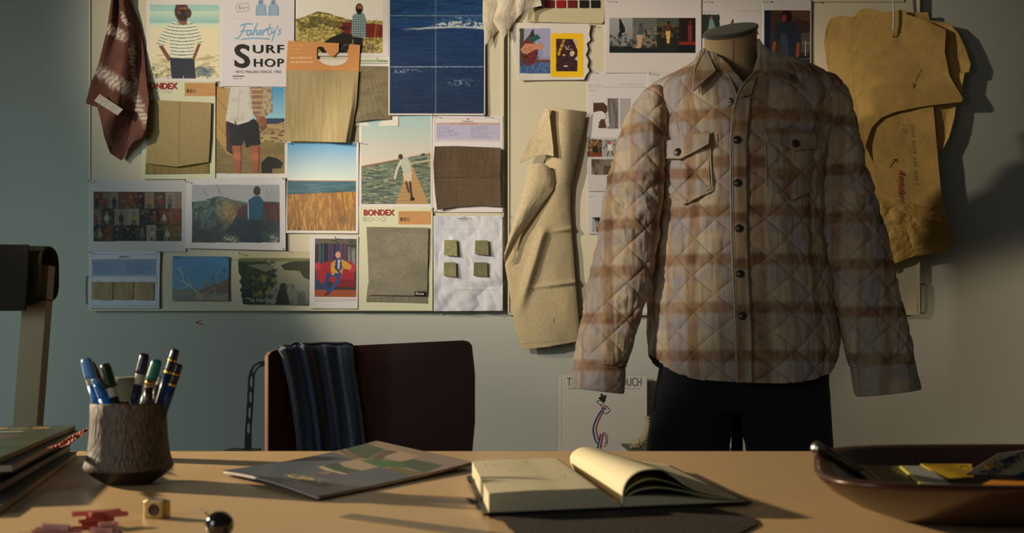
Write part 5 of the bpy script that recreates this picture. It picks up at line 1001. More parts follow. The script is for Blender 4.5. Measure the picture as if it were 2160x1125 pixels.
# striped scarf over the chair back
sc_ = thing('striped_scarf', 'navy woven scarf with dotted pale stripes draped over the chair back', 'scarf', P(660, 730, 1.93))
def scarf(c):
    X = c.X; U = c.U
    c.nz(2.2, 2.2, (66, 76, 92), 3, 0.45, 0.65, 0.5); c.mix((np.mod(c.X+c.Y, 3.2) < 1.4)*0.25, lin((70, 84, 104)))
    for u in (0.045, 0.075): c.mix(np.exp(-((U-u)/0.008)**2)*(np.mod(c.Y, 4.2) < 2.6)*0.85, lin((170, 166, 150)))
    for u in (0.43, 0.455, 0.60, 0.625, 0.785, 0.81, 0.955, 0.98): c.mix(np.exp(-((U-u)/0.007)**2)*(np.mod(c.Y, 4.6) < 2.6)*0.8, lin((190, 172, 126) if u in (0.43, 0.455, 0.955, 0.98) else (190, 186, 170)))
def h_scarf(U, V, X, Y): return 0.008+0.012*(U < 0.27)*np.sin(np.pi*np.clip(U/0.27, 0, 1))**0.5+0.016*np.exp(-((U-0.36)/0.06)**2)+0.004*np.sin(U*22+V*2)+0.004*fbm(U*4, V*3, 3)-0.02*(1-sm(0, 0.045, V))
def scd(X, Y): return chd(X)
SCARF = pbsdf('scarf_weave', rough=0.95, spec=0.1, attr=True, noise=(500, 0.6), sheen=0.25)
sheet('front_fall', {'t': [(583, 732), (600, 727), (612, 728), (620, 722), (650, 724), (680, 722), (710, 723), (730, 722), (745, 727)], 'r': [(745, 727), (748, 770), (757, 830), (765, 880), (776, 980)], 'b': [(628, 985), (700, 985), (776, 980)], 'l': [(583, 732), (592, 750), (605, 800), (616, 860), (624, 920), (628, 985)]}, 0.004, scarf, base=(66, 80, 102), h=h_scarf, mat=SCARF, parent=sc_, thick=0.003, depthf=scd)
xs = np.linspace(585, 744, 60); TP = np.interp(xs, [583, 600, 612, 620, 650, 680, 710, 730, 745], [732, 727, 728, 722, 724, 722, 723, 722, 727]); GG = []
for k, (dy, dd) in enumerate(((1.5, 0.006), (-1, 0.016), (0, 0.028), (14, 0.036), (90, 0.045), (240, 0.05))):
    GG.append(P(xs, TP+dy, chd(xs)-0.012+dd))
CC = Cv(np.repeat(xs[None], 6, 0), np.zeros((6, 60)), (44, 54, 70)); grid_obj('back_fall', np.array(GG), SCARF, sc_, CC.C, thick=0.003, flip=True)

# ------------------------------------------------------------------ wooden chair frame with canvas at the left edge
wc = thing('canvas_chair', 'pale wooden chair frame with dark green canvas back at the left edge', 'chair', (P(30, 0, 2.1)[0], 2.1, 0))
OAK = pbsdf('pale_oak', tuple(lin((150, 130, 96))), 0.6, noise=(20, 0.3, (1, 1, 0.1)))
def slab(name, tp, bt, d, dd, mat, parent):
    V = []
    for (x0, x1, y, dep) in (tp, bt):
        for k in (0, dd): V += [P(x0, y, dep)+np.array([0, k, 0]), P(x1, y, dep)+np.array([0, k, 0])]
    return mesh_obj(name, V, [(0, 4, 5, 1), (2, 3, 7, 6), (0, 2, 6, 4), (1, 5, 7, 3), (0, 1, 3, 2), (4, 6, 7, 5)], mat, parent)
slab('upright', (53, 103, 560, 2.12), (-28, 22, 1618, 2.12), 0, 0.03, OAK, wc)
slab('upright', (-420, -372, 560, 2.12), (-500, -450, 1618, 2.12), 0, 0.03, OAK, wc)
slab('crossbar', (-400, 60, 1180, 2.14), (-400, 60, 1210, 2.14), 0, 0.02, OAK, wc)
GRN = pbsdf('green_canvas', tuple(lin((58, 62, 36))), 0.85, noise=(500, 0.3)); DKC = pbsdf('dark_canvas', tuple(lin((44, 40, 34))), 0.85, noise=(500, 0.3))
# canvas sleeve round the upright: open loop at the right end
loop = []
for k in np.linspace(0, 2*np.pi, 40, endpoint=False):
    dy_, dz = -0.042*np.cos(k), np.sin(k); loop.append((dy_, dz))
XS = np.linspace(-460, 99, 60); GG = []
for x in XS:
    t = max(0, (x-40)/60); row = []
    for dy_, dz in loop:
        zt = wz(517+1.5*t, 2.12); zb = wz(652-22*t+(0 if x < 56 else 4), 2.12); zc = (zt+zb)/2; zh = (zt-zb)/2
        row.append(((x-1080)*2.12/FPX, 2.135+dy_*(0.9+0.1*t), zc+zh*np.sign(dz)*abs(dz)**0.5))
    GG.append(row)
sl_ = grid_obj('canvas_back', np.array(GG), GRN, wc, closed=True); md = sl_.modifiers.new('thickness', 'SOLIDIFY'); md.thickness = 0.003
sheet('canvas_flap', {'t': [(-460, 515), (60, 516)], 'r': [(60, 516), (59, 580), (54, 656)], 'b': [(-460, 660), (54, 656)], 'l': [(-460, 515), (-460, 660)]}, 0.0, None, base=(46, 40, 34), h=lambda U, V, X, Y: 0.006*np.sin(np.pi*V)+0.004*fbm(U*6, V*2, 3), mat=CLOTH, parent=wc, thick=0.003, board=2.078, step=4)

# ------------------------------------------------------------------ low cabinet, art book, box and ribbed horn behind the table
LC = thing('low_cabinet', 'low grey cabinet against the wall hidden behind the table', 'cabinet', (0.45, 2.85, 0))
box('body', (0.46, 2.85, 0.23), (0.80, 0.48, 0.46), cm('cabinet_grey', (120, 112, 100), 0.6), LC, bevel=0.004)
ab = thing('art_book', 'large white art book with a fashion sketch leaning on the wall', 'book', P(1272, 955, 3.03))
ABD = 3.035
def bk_pt(x, y, k=0): return P(x, y, ABD)+np.array([0, k, 0])
def z46(x): return HOR+(CZ-0.46)*FPX/ABD
prism('pages', [(1186, 793), (1362, 795), (1362, 1039), (1186, 1039)], ABD+0.003, ABD+0.026, cm('book_pages', (196, 188, 170), 0.8), ab)
cvr = sheet('cover', [(1181, 790), (1365, 795), (1365, 1040), (1180, 1040)], 0, lambda c: c.words(1198, 820.5, 1353, 1, 4, (110, 106, 100), 0.7, 2.6, 0.98), base=(202, 196, 186), parent=ab, board=ABD, curl=0, thick=0.0025, step=1)
sp_ = prism('spine', [(1179, 790), (1184, 790), (1184, 1040), (1178, 1040)], ABD-0.001, ABD+0.028, cm('spine_white', (208, 200, 188), 0.6), ab)
sheet('cover', [(1181, 790), (1365, 795), (1365, 1040), (1180, 1040)], -0.028, None, base=(202, 196, 186), parent=ab, board=ABD, curl=0, thick=0.0025, step=6)
wtext('THE  FRENCH  TOUCH', (1196, 797, 1353, 815), 0.0012, INK, ab, board=ABD)
def ink_poly(pts, mat, k=0.001): 
    V = [P(x, y, ABD)-np.array([0, k, 0]) for x, y in pts]; return mesh_obj('cover_sketch', V, [tuple(range(len(pts)))], mat, ab)
def z6(pts): return [(1160+x/5.1125, 740+y/5.1125) for x, y in pts]
def ribbon(pts, wd, mat, k=0.0012):
    p = smooth_pts(z6(pts), 40) if len(pts) > 2 else resample(z6(pts), 6); t = np.gradient(p, axis=0); t /= np.hypot(t[:, 0], t[:, 1])[:, None]+1e-9; nn = np.stack([-t[:, 1], t[:, 0]], -1)*wd/2
    A = p+nn; B = p-nn; n = len(p); V = [P(x, y, ABD)-np.array([0, k, 0]) for x, y in np.r_[A, B]]
    return mesh_obj('cover_sketch', V, [(i, i+1, n+i+1, n+i) for i in range(n-1)], mat, ab)
SKB = cm('sketch_blue', (44, 66, 130), 0.7); SKR = cm('sketch_red', (150, 40, 50), 0.7)
ink_poly(z6([(545, 466), (566, 463), (572, 486), (610, 478), (592, 556), (568, 560), (518, 512), (548, 494)]), BLACK)
for pts, wd, m in (([(562, 640), (500, 740), (468, 850), (490, 960), (512, 1000)], 2.2, SKB), ([(552, 640), (492, 740), (460, 850), (480, 960), (510, 1004)], 0.8, BLACK), ([(580, 645), (530, 740), (500, 830), (505, 900), (520, 960)], 2.4, SKR), ([(545, 900), (512, 1056)], 3.0, SKB), ([(572, 890), (542, 1056)], 3.0, SKR), ([(572, 888), (600, 890), (622, 950), (612, 1010), (585, 1036), (556, 1025)], 1.1, SKR), ([(582, 900), (600, 930), (606, 980), (590, 1010)], 1.4, SKB), ([(560, 540), (505, 548), (560, 604), (575, 606)], 1.2, BLACK), ([(570, 578), (540, 585)], 1.6, SKR), ([(608, 600), (645, 646), (600, 682), (576, 672)], 1.2, BLACK), ([(585, 600), (612, 604), (630, 625)], 1.6, SKR), ([(556, 624), (604, 630)], 3.4, SKB), ([(572, 560), (590, 600)], 2.2, cm('sketch_tan', (190, 140, 96), 0.7)), ([(560, 612), (606, 600)], 3.0, cm('sketch_ochre', (196, 130, 60), 0.7))):
    ribbon(pts, wd, m)
bx = thing('grey_box', 'low white-sided box with a grey top behind the dark trousers', 'box', (0.48, 2.79, 0.46))
bxz = CZ-0.26
Vb = []
for z in (0.462, bxz-0.006):
    for x, y in ((0.325, 2.66), (0.63, 2.66), (0.60, 2.93), (0.325, 2.93)): Vb.append((x, y, z))
mesh_obj('sides', Vb, [(3, 2, 1, 0), (4, 5, 6, 7), (0, 1, 5, 4), (1, 2, 6, 5), (2, 3, 7, 6), (3, 0, 4, 7)], cm('white_side', (206, 200, 188), 0.7), bx)
Vb = []
for z in (bxz-0.006, bxz):
    for x, y in ((0.322, 2.655), (0.634, 2.655), (0.604, 2.935), (0.322, 2.935)): Vb.append((x, y, z))
mesh_obj('lid', Vb, [(3, 2, 1, 0), (4, 5, 6, 7), (0, 1, 5, 4), (1, 2, 6, 5), (2, 3, 7, 6), (3, 0, 4, 7)], cm('grey_lid', (96, 90, 80), 0.6), bx)
hn = smooth_pts([P(1331, 935, 2.76), P(1336, 939, 2.76), P(1346, 937, 2.76), P(1357, 928, 2.76), P(1364, 912, 2.76), P(1367, 892, 2.76), P(1366, 878, 2.76)], 130)
tt = np.linspace(0, 1, 130)
hr = 0.0105*(0.75+0.5*np.sin(np.pi*np.clip(tt*1.2, 0, 1)))*(1+0.17*np.cos(tt*2*np.pi*15))*(1-0.1*tt)
hn[:, 2] = np.maximum(hn[:, 2], bxz+hr+0.0005)
o = tube('ribbed_horn', hn, list(hr), cm('ivory', (176, 160, 126), 0.55), None, 20); tag(o, 'ivory ribbed curved horn standing on the grey box by the trousers', 'ornament')

# ------------------------------------------------------------------ pencil cup
CUP = on_table(272, 1020)
cu = thing('pencil_cup', 'brown woven-texture pencil cup with a flared dark base', 'cup', CUP)
cupm = bpy.data.materials.new('combed_clay'); cupm.use_nodes = True; nt = cupm.node_tree; b = nt.nodes['Principled BSDF']; b.inputs['Roughness'].default_value = 0.6
tc = nt.nodes.new('ShaderNodeTexCoord'); mp = nt.nodes.new('ShaderNodeMapping'); wv = nt.nodes.new('ShaderNodeTexVoronoi'); rp = nt.nodes.new('ShaderNodeValToRGB'); bp = nt.nodes.new('ShaderNodeBump')
nt.links.new(tc.outputs['Object'], mp.inputs[0]); mp.inputs['Location'].default_value = tuple(-CUP); mp.inputs['Scale'].default_value = (1, 1, 0.22); wv.inputs['Scale'].default_value = 420
nt.links.new(mp.outputs[0], wv.inputs['Vector']); nt.links.new(wv.outputs['Distance'], rp.inputs[0]); nt.links.new(rp.outputs[0], b.inputs['Base Color']); nt.links.new(wv.outputs['Distance'], bp.inputs['Height']); bp.inputs['Strength'].default_value = 0.7; bp.inputs['Distance'].default_value = 0.0012; bp.invert = True
nt.links.new(bp.outputs[0], b.inputs['Normal']); rp.color_ramp.elements[0].color = (*lin((124, 106, 86)), 1); rp.color_ramp.elements[1].color = (*lin((72, 60, 48)), 1); rp.color_ramp.elements[1].position = 0.8
lathe('body', [(0.0455, 0.0165), (0.0468, 0.019), (0.0455, 0.023), (0.0432, 0.031), (0.0415, 0.041), (0.0402, 0.055), (0.0396, 0.07), (0.0395, 0.0865), (0.0385, 0.0885), (0.0372, 0.0865), (0.0372, 0.02), (0.030, 0.008), (0.0005, 0.006)], CUP, cupm, cu, 72)
lathe('base', [(0.0005, 0.0), (0.022, 0.0), (0.027, 0.002), (0.036, 0.008), (0.0445, 0.0155), (0.0455, 0.0165), (0.043, 0.0172)], CUP, cm('dark_clay', (44, 34, 28), 0.5), cu, 72)
GP = 'pens in the brown cup'
def pen(name, label, top, bx_, dy, segs, r=0.0045, cat='pen', extra=None):
    """top: px of tip; bx_: px column at the cup floor; dy: depth offset; segs: (name, t0, t1, radius factor, material)"""
    r *= 1.18; d = CUP[1]+dy; A = P(bx_, 0, d); A[2] = TZ+0.011; B = P(top[0], top[1], d+dy*0.4); t = thing(name, label, cat, A, GP)
    for sn, t0, t1, f0, f1, m in segs:
        a = A+(B-A)*t0; b_ = A+(B-A)*t1; n = 6; pts = [a+(b_-a)*k/n for k in range(n+1)]; rr = [r*(f0+(f1-f0)*k/n) for k in range(n+1)]
        if t1 >= 0.999: rr[-1] *= 0.82
        tube(sn, pts, rr, m, t, 18)
    return t, A, B
LB = cm('light_blue_plastic', (96, 156, 214), 0.35); BB = cm('bright_blue_plastic', (26, 108, 184), 0.35); GD = cm('dark_green_plastic', (26, 50, 26), 0.35); MILK = cm('milky_plastic', (176, 168, 156), 0.3); NV = cm('navy_plastic', (40, 38, 66), 0.3); TL = cm('teal_plastic', (10, 116, 96), 0.35); RB = cm('dark_red_plastic', (70, 24, 24), 0.35); BR = cm('brown_lacquer', (64, 40, 24), 0.3); PB = cm('pencil_blue', (26, 56, 104), 0.35); PK = cm('pencil_black', (24, 24, 26), 0.3)
pen('marker', 'light blue capped marker, leftmost in the brown cup', (181, 757), 246, -0.002, [('barrel', 0, 0.77, 1.05, 1.1, BB), ('grip', 0.77, 0.83, 1.1, 1.1, MILK), ('cap', 0.83, 1, 1.2, 1.08, LB)], 0.0046, 'marker')
pen('pen', 'dark red pen behind the light blue marker', (194, 765), 285, 0.016, [('barrel', 0, 0.6, 0.9, 0.9, PK), ('cap', 0.6, 1, 1.0, 0.8, RB)], 0.0036)
pen('marker', 'bright blue capped marker in front of the light blue one', (199, 799), 300, -0.012, [('barrel', 0, 0.8, 1.25, 1.15, BB), ('cap', 0.8, 0.94, 1.05, 0.75, BB), ('cap_end', 0.94, 1, 0.75, 0.7, LB)], 0.0048, 'marker')
pen('marker', 'dark green capped marker with a milky barrel', (221, 768), 286, -0.012, [('barrel', 0, 0.70, 1.0, 1.0, PK), ('collar', 0.70, 0.79, 1.0, 1.05, MILK), ('cap', 0.79, 1, 1.3, 1.1, GD)], 0.0042, 'marker')
pen('pen', 'silver and navy pen with a dark cap, right of the green marker', (306, 746), 252, 0.004, [('barrel', 0, 0.74, 0.95, 1.0, NV), ('collar', 0.74, 0.83, 1.0, 1.05, MILK), ('cap', 0.83, 1, 1.2, 1.0, NV)], 0.0042)
pen('marker', 'teal capped marker leaning right', (332, 759), 262, -0.006, [('barrel', 0, 0.74, 0.95, 1.0, TL), ('collar', 0.74, 0.82, 1.0, 1.05, MILK), ('cap', 0.82, 1, 1.25, 1.1, TL)], 0.0042, 'marker')
t, A, B = pen('pen', 'dark brown pen topped with a brass ball', (314, 812), 308, -0.014, [('barrel', 0, 0.97, 0.85, 0.85, BR)], 0.0045)
lathe('brass_ball', [(0.0002, -0.004), (0.003, -0.003), (0.0042, 0), (0.003, 0.003), (0.0002, 0.0042)], B+np.array([0, 0, 0.002]), BRASS, t, 20)
pen('pen', 'slim silver pen behind the brass-topped pen', (337, 793), 285, 0.008, [('barrel', 0, 0.9, 0.7, 0.6, STEEL), ('clicker', 0.9, 1, 0.4, 0.4, STEEL)], 0.0036)
for (tx, ty), bx_, dy, lb in (((371, 737), 292, 0.014, 'blue mechanical pencil with a black end, the tallest in the cup'), ((378, 768), 300, -0.002, 'blue mechanical pencil with a black end, rightmost in the cup')):
    pen('mechanical_pencil', lb, (tx, ty), bx_, dy, [('barrel', 0, 0.80, 0.9, 1.0, PB), ('gold_band', 0.80, 0.82, 1.05, 1.05, BRASS), ('grip', 0.82, 0.90, 1.0, 1.0, PK), ('gold_band', 0.90, 0.915, 1.05, 1.05, BRASS), ('end_cap', 0.915, 1, 1.0, 0.9, PK)], 0.0040, 'pencil')
vp = on_table(262, 968)
o = lathe('stoneware_jar', [(0.0005, 0), (0.018, 0), (0.024, 0.012), (0.0265, 0.04), (0.026, 0.07), (0.023, 0.095), (0.017, 0.1085), (0.0125, 0.111), (0.0105, 0.109), (0.0105, 0.09), (0.018, 0.07), (0.018, 0.01), (0.0005, 0.008)], vp, cm('grey_stoneware', (136, 138, 116), 0.65), None, 48); tag(o, 'grey-green stoneware jar standing behind the pencil cup', 'jar')

# ------------------------------------------------------------------ stack of magazines at the left
u_ = np.array([0.262, -0.965]); v_ = np.array([-0.965, -0.262]); far = np.array([-0.612, 1.425])
GM_ = 'magazines stacked at the left'
def magazine(label, off_u, off_v, L, Wd, z0, th, cover, rot=0.0, paint=None, page=(186, 176, 156)):
    k = math.radians(rot); cu_, su_ = math.cos(k), math.sin(k); uu = np.array([u_[0]*cu_-u_[1]*su_, u_[0]*su_+u_[1]*cu_]); vv = np.array([v_[0]*cu_-v_[1]*su_, v_[0]*su_+v_[1]*cu_])
    o0 = far+u_*off_u+v_*off_v; t = thing('magazine', label, 'magazine', (*o0, z0), GM_)
    def blk(name, ins, za, zb, mat, colf=None, n=2):
        U, V = np.meshgrid(np.linspace(ins, L-ins, n), np.linspace(ins, Wd-ins, n)); XY = o0+U[..., None]*uu+V[..., None]*vv
        top = np.concatenate([XY, np.full(U.shape+(1,), zb)], -1)
        cc = None
        if colf is not None:
            c = Cv(U, V, (128, 128, 128)); colf(c); cc = c.C
        o = grid_obj(name, top, mat, t, cc, smooth=False, out=(0, 0, 1)); m = o.modifiers.new('thickness', 'SOLIDIFY'); m.thickness = zb-za; m.offset = -1
        return o
    blk('pages', 0.0015, z0+0.0006, z0+th-0.0006, cm('pages_%d_%d' % (page[0], page[2]), page, 0.8)); blk('back_cover', 0, z0, z0+0.0006, cm('cov_%d_%d_%d' % cover, cover, 0.45))
    if paint: blk('front_cover', 0, z0+th-0.0006, z0+th, COVER, paint, 160)
    else: blk('front_cover', 0, z0+th-0.0006, z0+th, cm('cov_%d_%d_%d' % cover, cover, 0.45))
    return t
def cov(c):
    c.C[:] = lin((74, 82, 58)); c.nz(0.05, 0.06, (52, 62, 46), 3, 0.4, 0.6, 0.6)
    r = random.Random(8)
    for k in range(9): c.rect(0.02+r.random()*0.02, 0.03+k*0.026, 0.055, 0.05+k*0.026, (176, 134, 84)); 
    c.rect(0.10, 0.05, 0.112, 0.20, (190, 184, 170)); c.ell(0.19, 0.13, 0.05, 0.07, (150, 104, 70), 0.8, 0, 0.5); c.ell(0.26, 0.2, 0.06, 0.05, (50, 60, 58), 0.8, 0, 0.5)
zz = TZ
for lb, ou, ov, L_, W2, th, cv, rt, pg in (('lowest magazine of the left stack, grey-edged', 0.06, 0.0, 0.52, 0.30, 0.008, (70, 64, 58), 1.5, (186, 172, 140)), ('magazine second from the bottom of the left stack', 0.05, 0.01, 0.50, 0.30, 0.008, (44, 46, 54), 0.5, (150, 144, 134)),
                           ('dark-covered magazine in the middle of the left stack', 0.02, 0.012, 0.44, 0.30, 0.007, (36, 30, 32), -0.8, (140, 126, 104)), ('navy magazine under the top one of the left stack', 0.0, 0.008, 0.46, 0.30, 0.008, (30, 34, 48), 1.0, (176, 160, 140))):
    magazine(lb, ou, ov, L_, W2, zz, th, cv, rt, None, pg); zz += th+0.0006
magazine('green-covered magazine on top of the left stack', -0.01, 0.012, 0.47, 0.30, zz, 0.006, (60, 66, 50), 0, cov, (150, 132, 110)); zz += 0.0062
tp = [(103, 944), (120, 930), (140, 922), (160, 912), (182, 902), (184, 908), (168, 922), (152, 932), (140, 936), (118, 942)]
ht = CZ-zz
def on_z(x, y, z): d = (CZ-z)*FPX/(y-HOR); return np.array([(x-1080)*d/FPX, d, z])
U, V = np.meshgrid(np.linspace(0, 1, 40), np.linspace(0, 1, 14)); A = resample([(100, 945), (125, 936), (150, 920), (183, 903)], 40); B = resample([(106, 948), (135, 942), (158, 930), (186, 909)], 40)
GG = np.zeros((14, 40, 3))
for j in range(14):
    for i in range(40):
        p = A[i]*(1-j/13)+B[i]*(j/13); GG[j, i] = on_z(p[0], p[1], zz+0.0012+0.007*abs(math.sin(i*0.9+j*0.35))*vnoise(np.array(i/5.0), np.array(j/5.0), 4))
o = grid_obj('pink_ribbon', GG, cm('salmon_ribbon', (206, 120, 92), 0.7), None, thick=0.0004, out=(0, 0, 1)); tag(o, 'crumpled salmon ribbon lying on the green-covered magazine', 'ribbon')

# ------------------------------------------------------------------ magazine in the middle
Lc = on_z(468, 993, TZ+0.0065); Fc = on_z(670, 1048, TZ+0.0045); Rc = on_z(998, 975, TZ+0.0085); Bc = on_z(795, 930, TZ+0.0188)
fm = thing('magazine', 'grey-blue magazine with green aerial fields and gold title, open table centre', 'magazine', (Fc+Bc)/2*np.array([1, 1, 0])+np.array([0, 0, TZ]))
def mag_pt(a, b, k=0.0):  # a along F->L, b along F->R
    p = Fc*(1-a)*(1-b)+Lc*a*(1-b)+Rc*(1-a)*b+Bc*a*b; p = p.copy(); p[2] += -0.004*math.sin(math.pi*b)*(0.4+0.6*a)+0.0035*math.sin(math.pi*a)*(1-b)-k; p[2] = max(p[2], TZ+0.0006+(0.003-k if k < 0.003 else 0)); return p
def fcov(c):
    c.C[:] = lin((84, 96, 112)); r = random.Random(2)
    for k in range(16): c.rect(0.22+0.0125*k, 0.192, 0.229+0.0125*k, 0.192+0.008+0.005*r.random(), (196, 176, 120))
    c.rect(0.32, 0.068, 0.36, 0.080, (196, 176, 120)); c.nz(0.3, 0.3, (70, 82, 98), 3, 0.4, 0.6, 0.7)
    q = lambda pts: [(x, y) for x, y in pts]
    S = (178, 154, 132); G1 = (50, 76, 50); G2 = (44, 108, 52); O = (112, 96, 62)
    inv = []
    def pxp(px, py):  # px -> (a,b) on the tilted cover by projecting at mean height
        t = on_z(px, py, TZ+0.008); M = np.array([[Lc[0]-Fc[0], Rc[0]-Fc[0]], [Lc[1]-Fc[1], Rc[1]-Fc[1]]]); s = np.linalg.solve(M, t[:2]-Fc[:2]); return (s[0], s[1])
    z4 = lambda pts: [pxp(420+x/3.484, 900+y/3.484) for x, y in pts]
    c.poly(z4([(900, 180), (1300, 60), (2100, 240), (1650, 350), (1540, 340), (1300, 290), (1000, 210)]), (150, 130, 112)); c.poly(z4([(1130, 150), (1290, 60), (1340, 130), (1260, 190)]), (128, 108, 84))
    c.poly(z4([(1040, 178), (1130, 150), (1350, 195), (1230, 250), (1160, 235)]), G1); c.poly(z4([(980, 180), (1010, 175), (1190, 240), (1120, 250)]), O); c.poly(z4([(1260, 240), (1350, 200), (1450, 210), (1340, 250), (1270, 262)]), (92, 74, 52)); c.poly(z4([(1350, 235), (1460, 208), (1610, 235), (1460, 272)]), S)
    c.poly(z4([(1180, 262), (1260, 248), (1480, 265), (1560, 300), (1310, 295)]), G2); c.poly(z4([(1480, 265), (1560, 250), (1800, 285), (1660, 330), (1540, 300)]), G1); c.poly(z4([(1020, 270), (1150, 250), (1320, 298), (1190, 320), (1060, 300)]), S); c.poly(z4([(1390, 290), (1660, 330), (1560, 350), (1400, 310)]), O)
    c.poly(z4([(900, 290), (1010, 272), (1070, 300), (1190, 322), (1100, 342), (980, 320)]), (42, 80, 48)); c.poly(z4([(865, 300), (900, 290), (1000, 325), (1100, 345), (1060, 348), (930, 325)]), (200, 180, 150)); c.poly(z4([(870, 345), (900, 328), (970, 340), (930, 352)]), (150, 126, 112)); c.poly(z4([(815, 355), (870, 345), (930, 352)]), (60, 84, 56))
U, V = np.meshgrid(np.linspace(0, 1, 220), np.linspace(0, 1, 160)); c = Cv(V, U, (90, 90, 90)); fcov(c)
GG = np.array([[mag_pt(V[j, 0], U[0, i]) for i in range(220)] for j in range(160)])
grid_obj('front_cover', GG, COVER, fm, c.C, thick=0.0004, out=(0, 0, 1))
GG2 = np.array([[mag_pt(0.006+0.985*j/11, 0.004+0.99*i/19, 0.0006) for i in range(20)] for j in range(12)])
pg_ = grid_obj('pages', GG2, cm('magazine_pages', (190, 172, 156), 0.7), fm, thick=0.0026, out=(0, 0, 1))
grid_obj('back_cover', np.array([[mag_pt(j/11, i/19, 0.0033) for i in range(20)] for j in range(12)]), cm('indigo_cover', (52, 44, 84), 0.5), fm, thick=0.0003, out=(0, 0, 1))
GOLD = cm('gold_print', (222, 200, 140), 0.5)
a0 = (0.13, 0.49)
textmesh('FAHERTY', lambda u, v: mag_pt(0.16+0.36*u, 0.165-0.062*v)+np.array([0, 0, 0.0006]), GOLD, fm, bold=0.03)
# ------------------------------------------------------------------ suede sheet with shadow, ruler, notebook
pts = [(985, 1050), (1000, 1056), (1200, 1040), (1400, 1058), (1480, 1066), (1588, 1092), (1597, 1104), (1585, 1112), (1560, 1125), (1540, 1190), (1120, 1190), (1090, 1130), (1060, 1100), (1034, 1092), (1015, 1078)]  # lower left outline follows a shadow edge, shade built into the suede shape
r = random.Random(3); out = []
for i in range(len(pts)):
    a, b = np.array(pts[i], float), np.array(pts[(i+1) % len(pts)], float)
    for k in range(8): out.append(a+(b-a)*k/8+np.array([r.uniform(-1, 1), r.uniform(-0.6, 0.6)])*1.3)
bot = [on_z(x, y, TZ+0.0003) for x, y in out]; top = [on_z(x, y, TZ+0.0016) for x, y in out]; n = len(out)
o = mesh_obj('suede_shadow_sheet', top+bot, [tuple(reversed(range(n))), tuple(range(n, 2*n))]+[(i, (i+1) % n, n+(i+1) % n, n+i) for i in range(n)], pbsdf('suede_and_shadow', tuple(lin((42, 29, 20))), 0.95, noise=(200, 0.5))); tag(o, 'dark brown suede sheet under the open notebook, shaped with a shadow', 'leather')
rl = [(716, 1093), (742, 1086), (1250, 1152), (1225, 1165)]
bot = [on_z(x, y, TZ+0.0002) for x, y in rl]; top = [b_+np.array([0, 0, 0.001]) for b_ in bot]
o = mesh_obj('ruler', bot+top, [(0, 1, 2, 3), (7, 6, 5, 4), (0, 4, 5, 1), (1, 5, 6, 2), (2, 6, 7, 3), (3, 7, 4, 0)], cm('ruler_steel', (150, 136, 112), 0.4, metal=0.6)); tag(o, 'thin metal ruler lying on the table in front of the magazine', 'ruler')
O_ = np.array([-0.020, 0.860]); E1 = np.array([0.2375, 0.066]); E2 = np.array([-0.025, 0.262])
nb = thing('open_notebook', 'open sketch notebook with cream pages, one page curling over', 'notebook', (*(O_+E1/2+E2/2), TZ))
def nbp(s, t, h): 
    p = O_+E1*s+E2*t; return np.array([p[0], p[1], TZ+0.0018+h])
def slabgrid(name, s0, s1, t0, t1, hb, ht_, mat, n=24, m=12, colf=None):
    S = np.linspace(s0, s1, n); T = np.linspace(t0, t1, m); top = np.array([[nbp(s, t, ht_(s, t)) for s in S] for t in T]); bot = np.array([[nbp(s, t, hb(s, t)) for s in S] for t in T])
    V = np.concatenate([top.reshape(-1, 3), bot.reshape(-1, 3)]); F = []; o_ = n*m
    for j in range(m-1):
        for i in range(n-1):
            a = j*n+i; F.append((a, a+1, a+n+1, a+n)); F.append((o_+a, o_+a+n, o_+a+n+1, o_+a+1))
    bd = list(range(n))+[j*n+n-1 for j in range(1, m)]+[(m-1)*n+i for i in range(n-2, -1, -1)]+[j*n for j in range(m-2, 0, -1)]
    for i in range(len(bd)):
        a, b = bd[i], bd[(i+1) % len(bd)]; F.append((a, o_+a, o_+b, b))
    return mesh_obj(name, V, F, mat, nb, smooth=False)
BKC = cm('black_cover', (30, 26, 24), 0.55); PGC = cm('cream_pages', (206, 194, 158), 0.8)
slabgrid('cover', -0.02, 0.50, -0.012, 1.012, lambda s, t: 0.0, lambda s, t: 0.0022, BKC); slabgrid('cover', 0.50, 1.02, -0.012, 1.012, lambda s, t: 0.0, lambda s, t: 0.0022, BKC)
def hl(s, t): return 0.0035+0.0165*(1-sm(0.40, 0.50, np.array(s)))*(0.92+0.08*math.sin(s*9))+0.0015*sm(0.25, .4, np.array(s))
def hr_(s, t): return 0.0035+0.008*(1-sm(0.55, 0.98, np.array(s)))
slabgrid('page_block', 0.0, 0.497, 0, 1, lambda s, t: 0.0024, lambda s, t: float(hl(s, t))-0.0004, PGC, 40)
slabgrid('page_block', 0.503, 0.995, 0, 1, lambda s, t: 0.0024, lambda s, t: float(hr_(s, t))-0.0004, PGC, 40)
S, T = np.meshgrid(np.linspace(0.0, 0.497, 220), np.linspace(0, 1, 260)); c = Cv(S*200/0.5, (1-T)*430, (218, 206, 172))
K = (110, 104, 92)
for x in (20, 96): c.line([(x, 40), (x, 100)], 1.2, K)
r = random.Random(6)
for k in range(26):
    x, y = r.uniform(24, 90), r.uniform(45, 120); c.line([(x, y), (x+r.uniform(4, 12), y+r.uniform(-3, 3))], 1.2, K, 0.7)
for k in range(10):
    x, y = r.uniform(112, 150), r.uniform(50, 80); c.line([(x, y), (x+r.uniform(4, 12), y+r.uniform(-5, 5))], 1.2, K, 0.6)
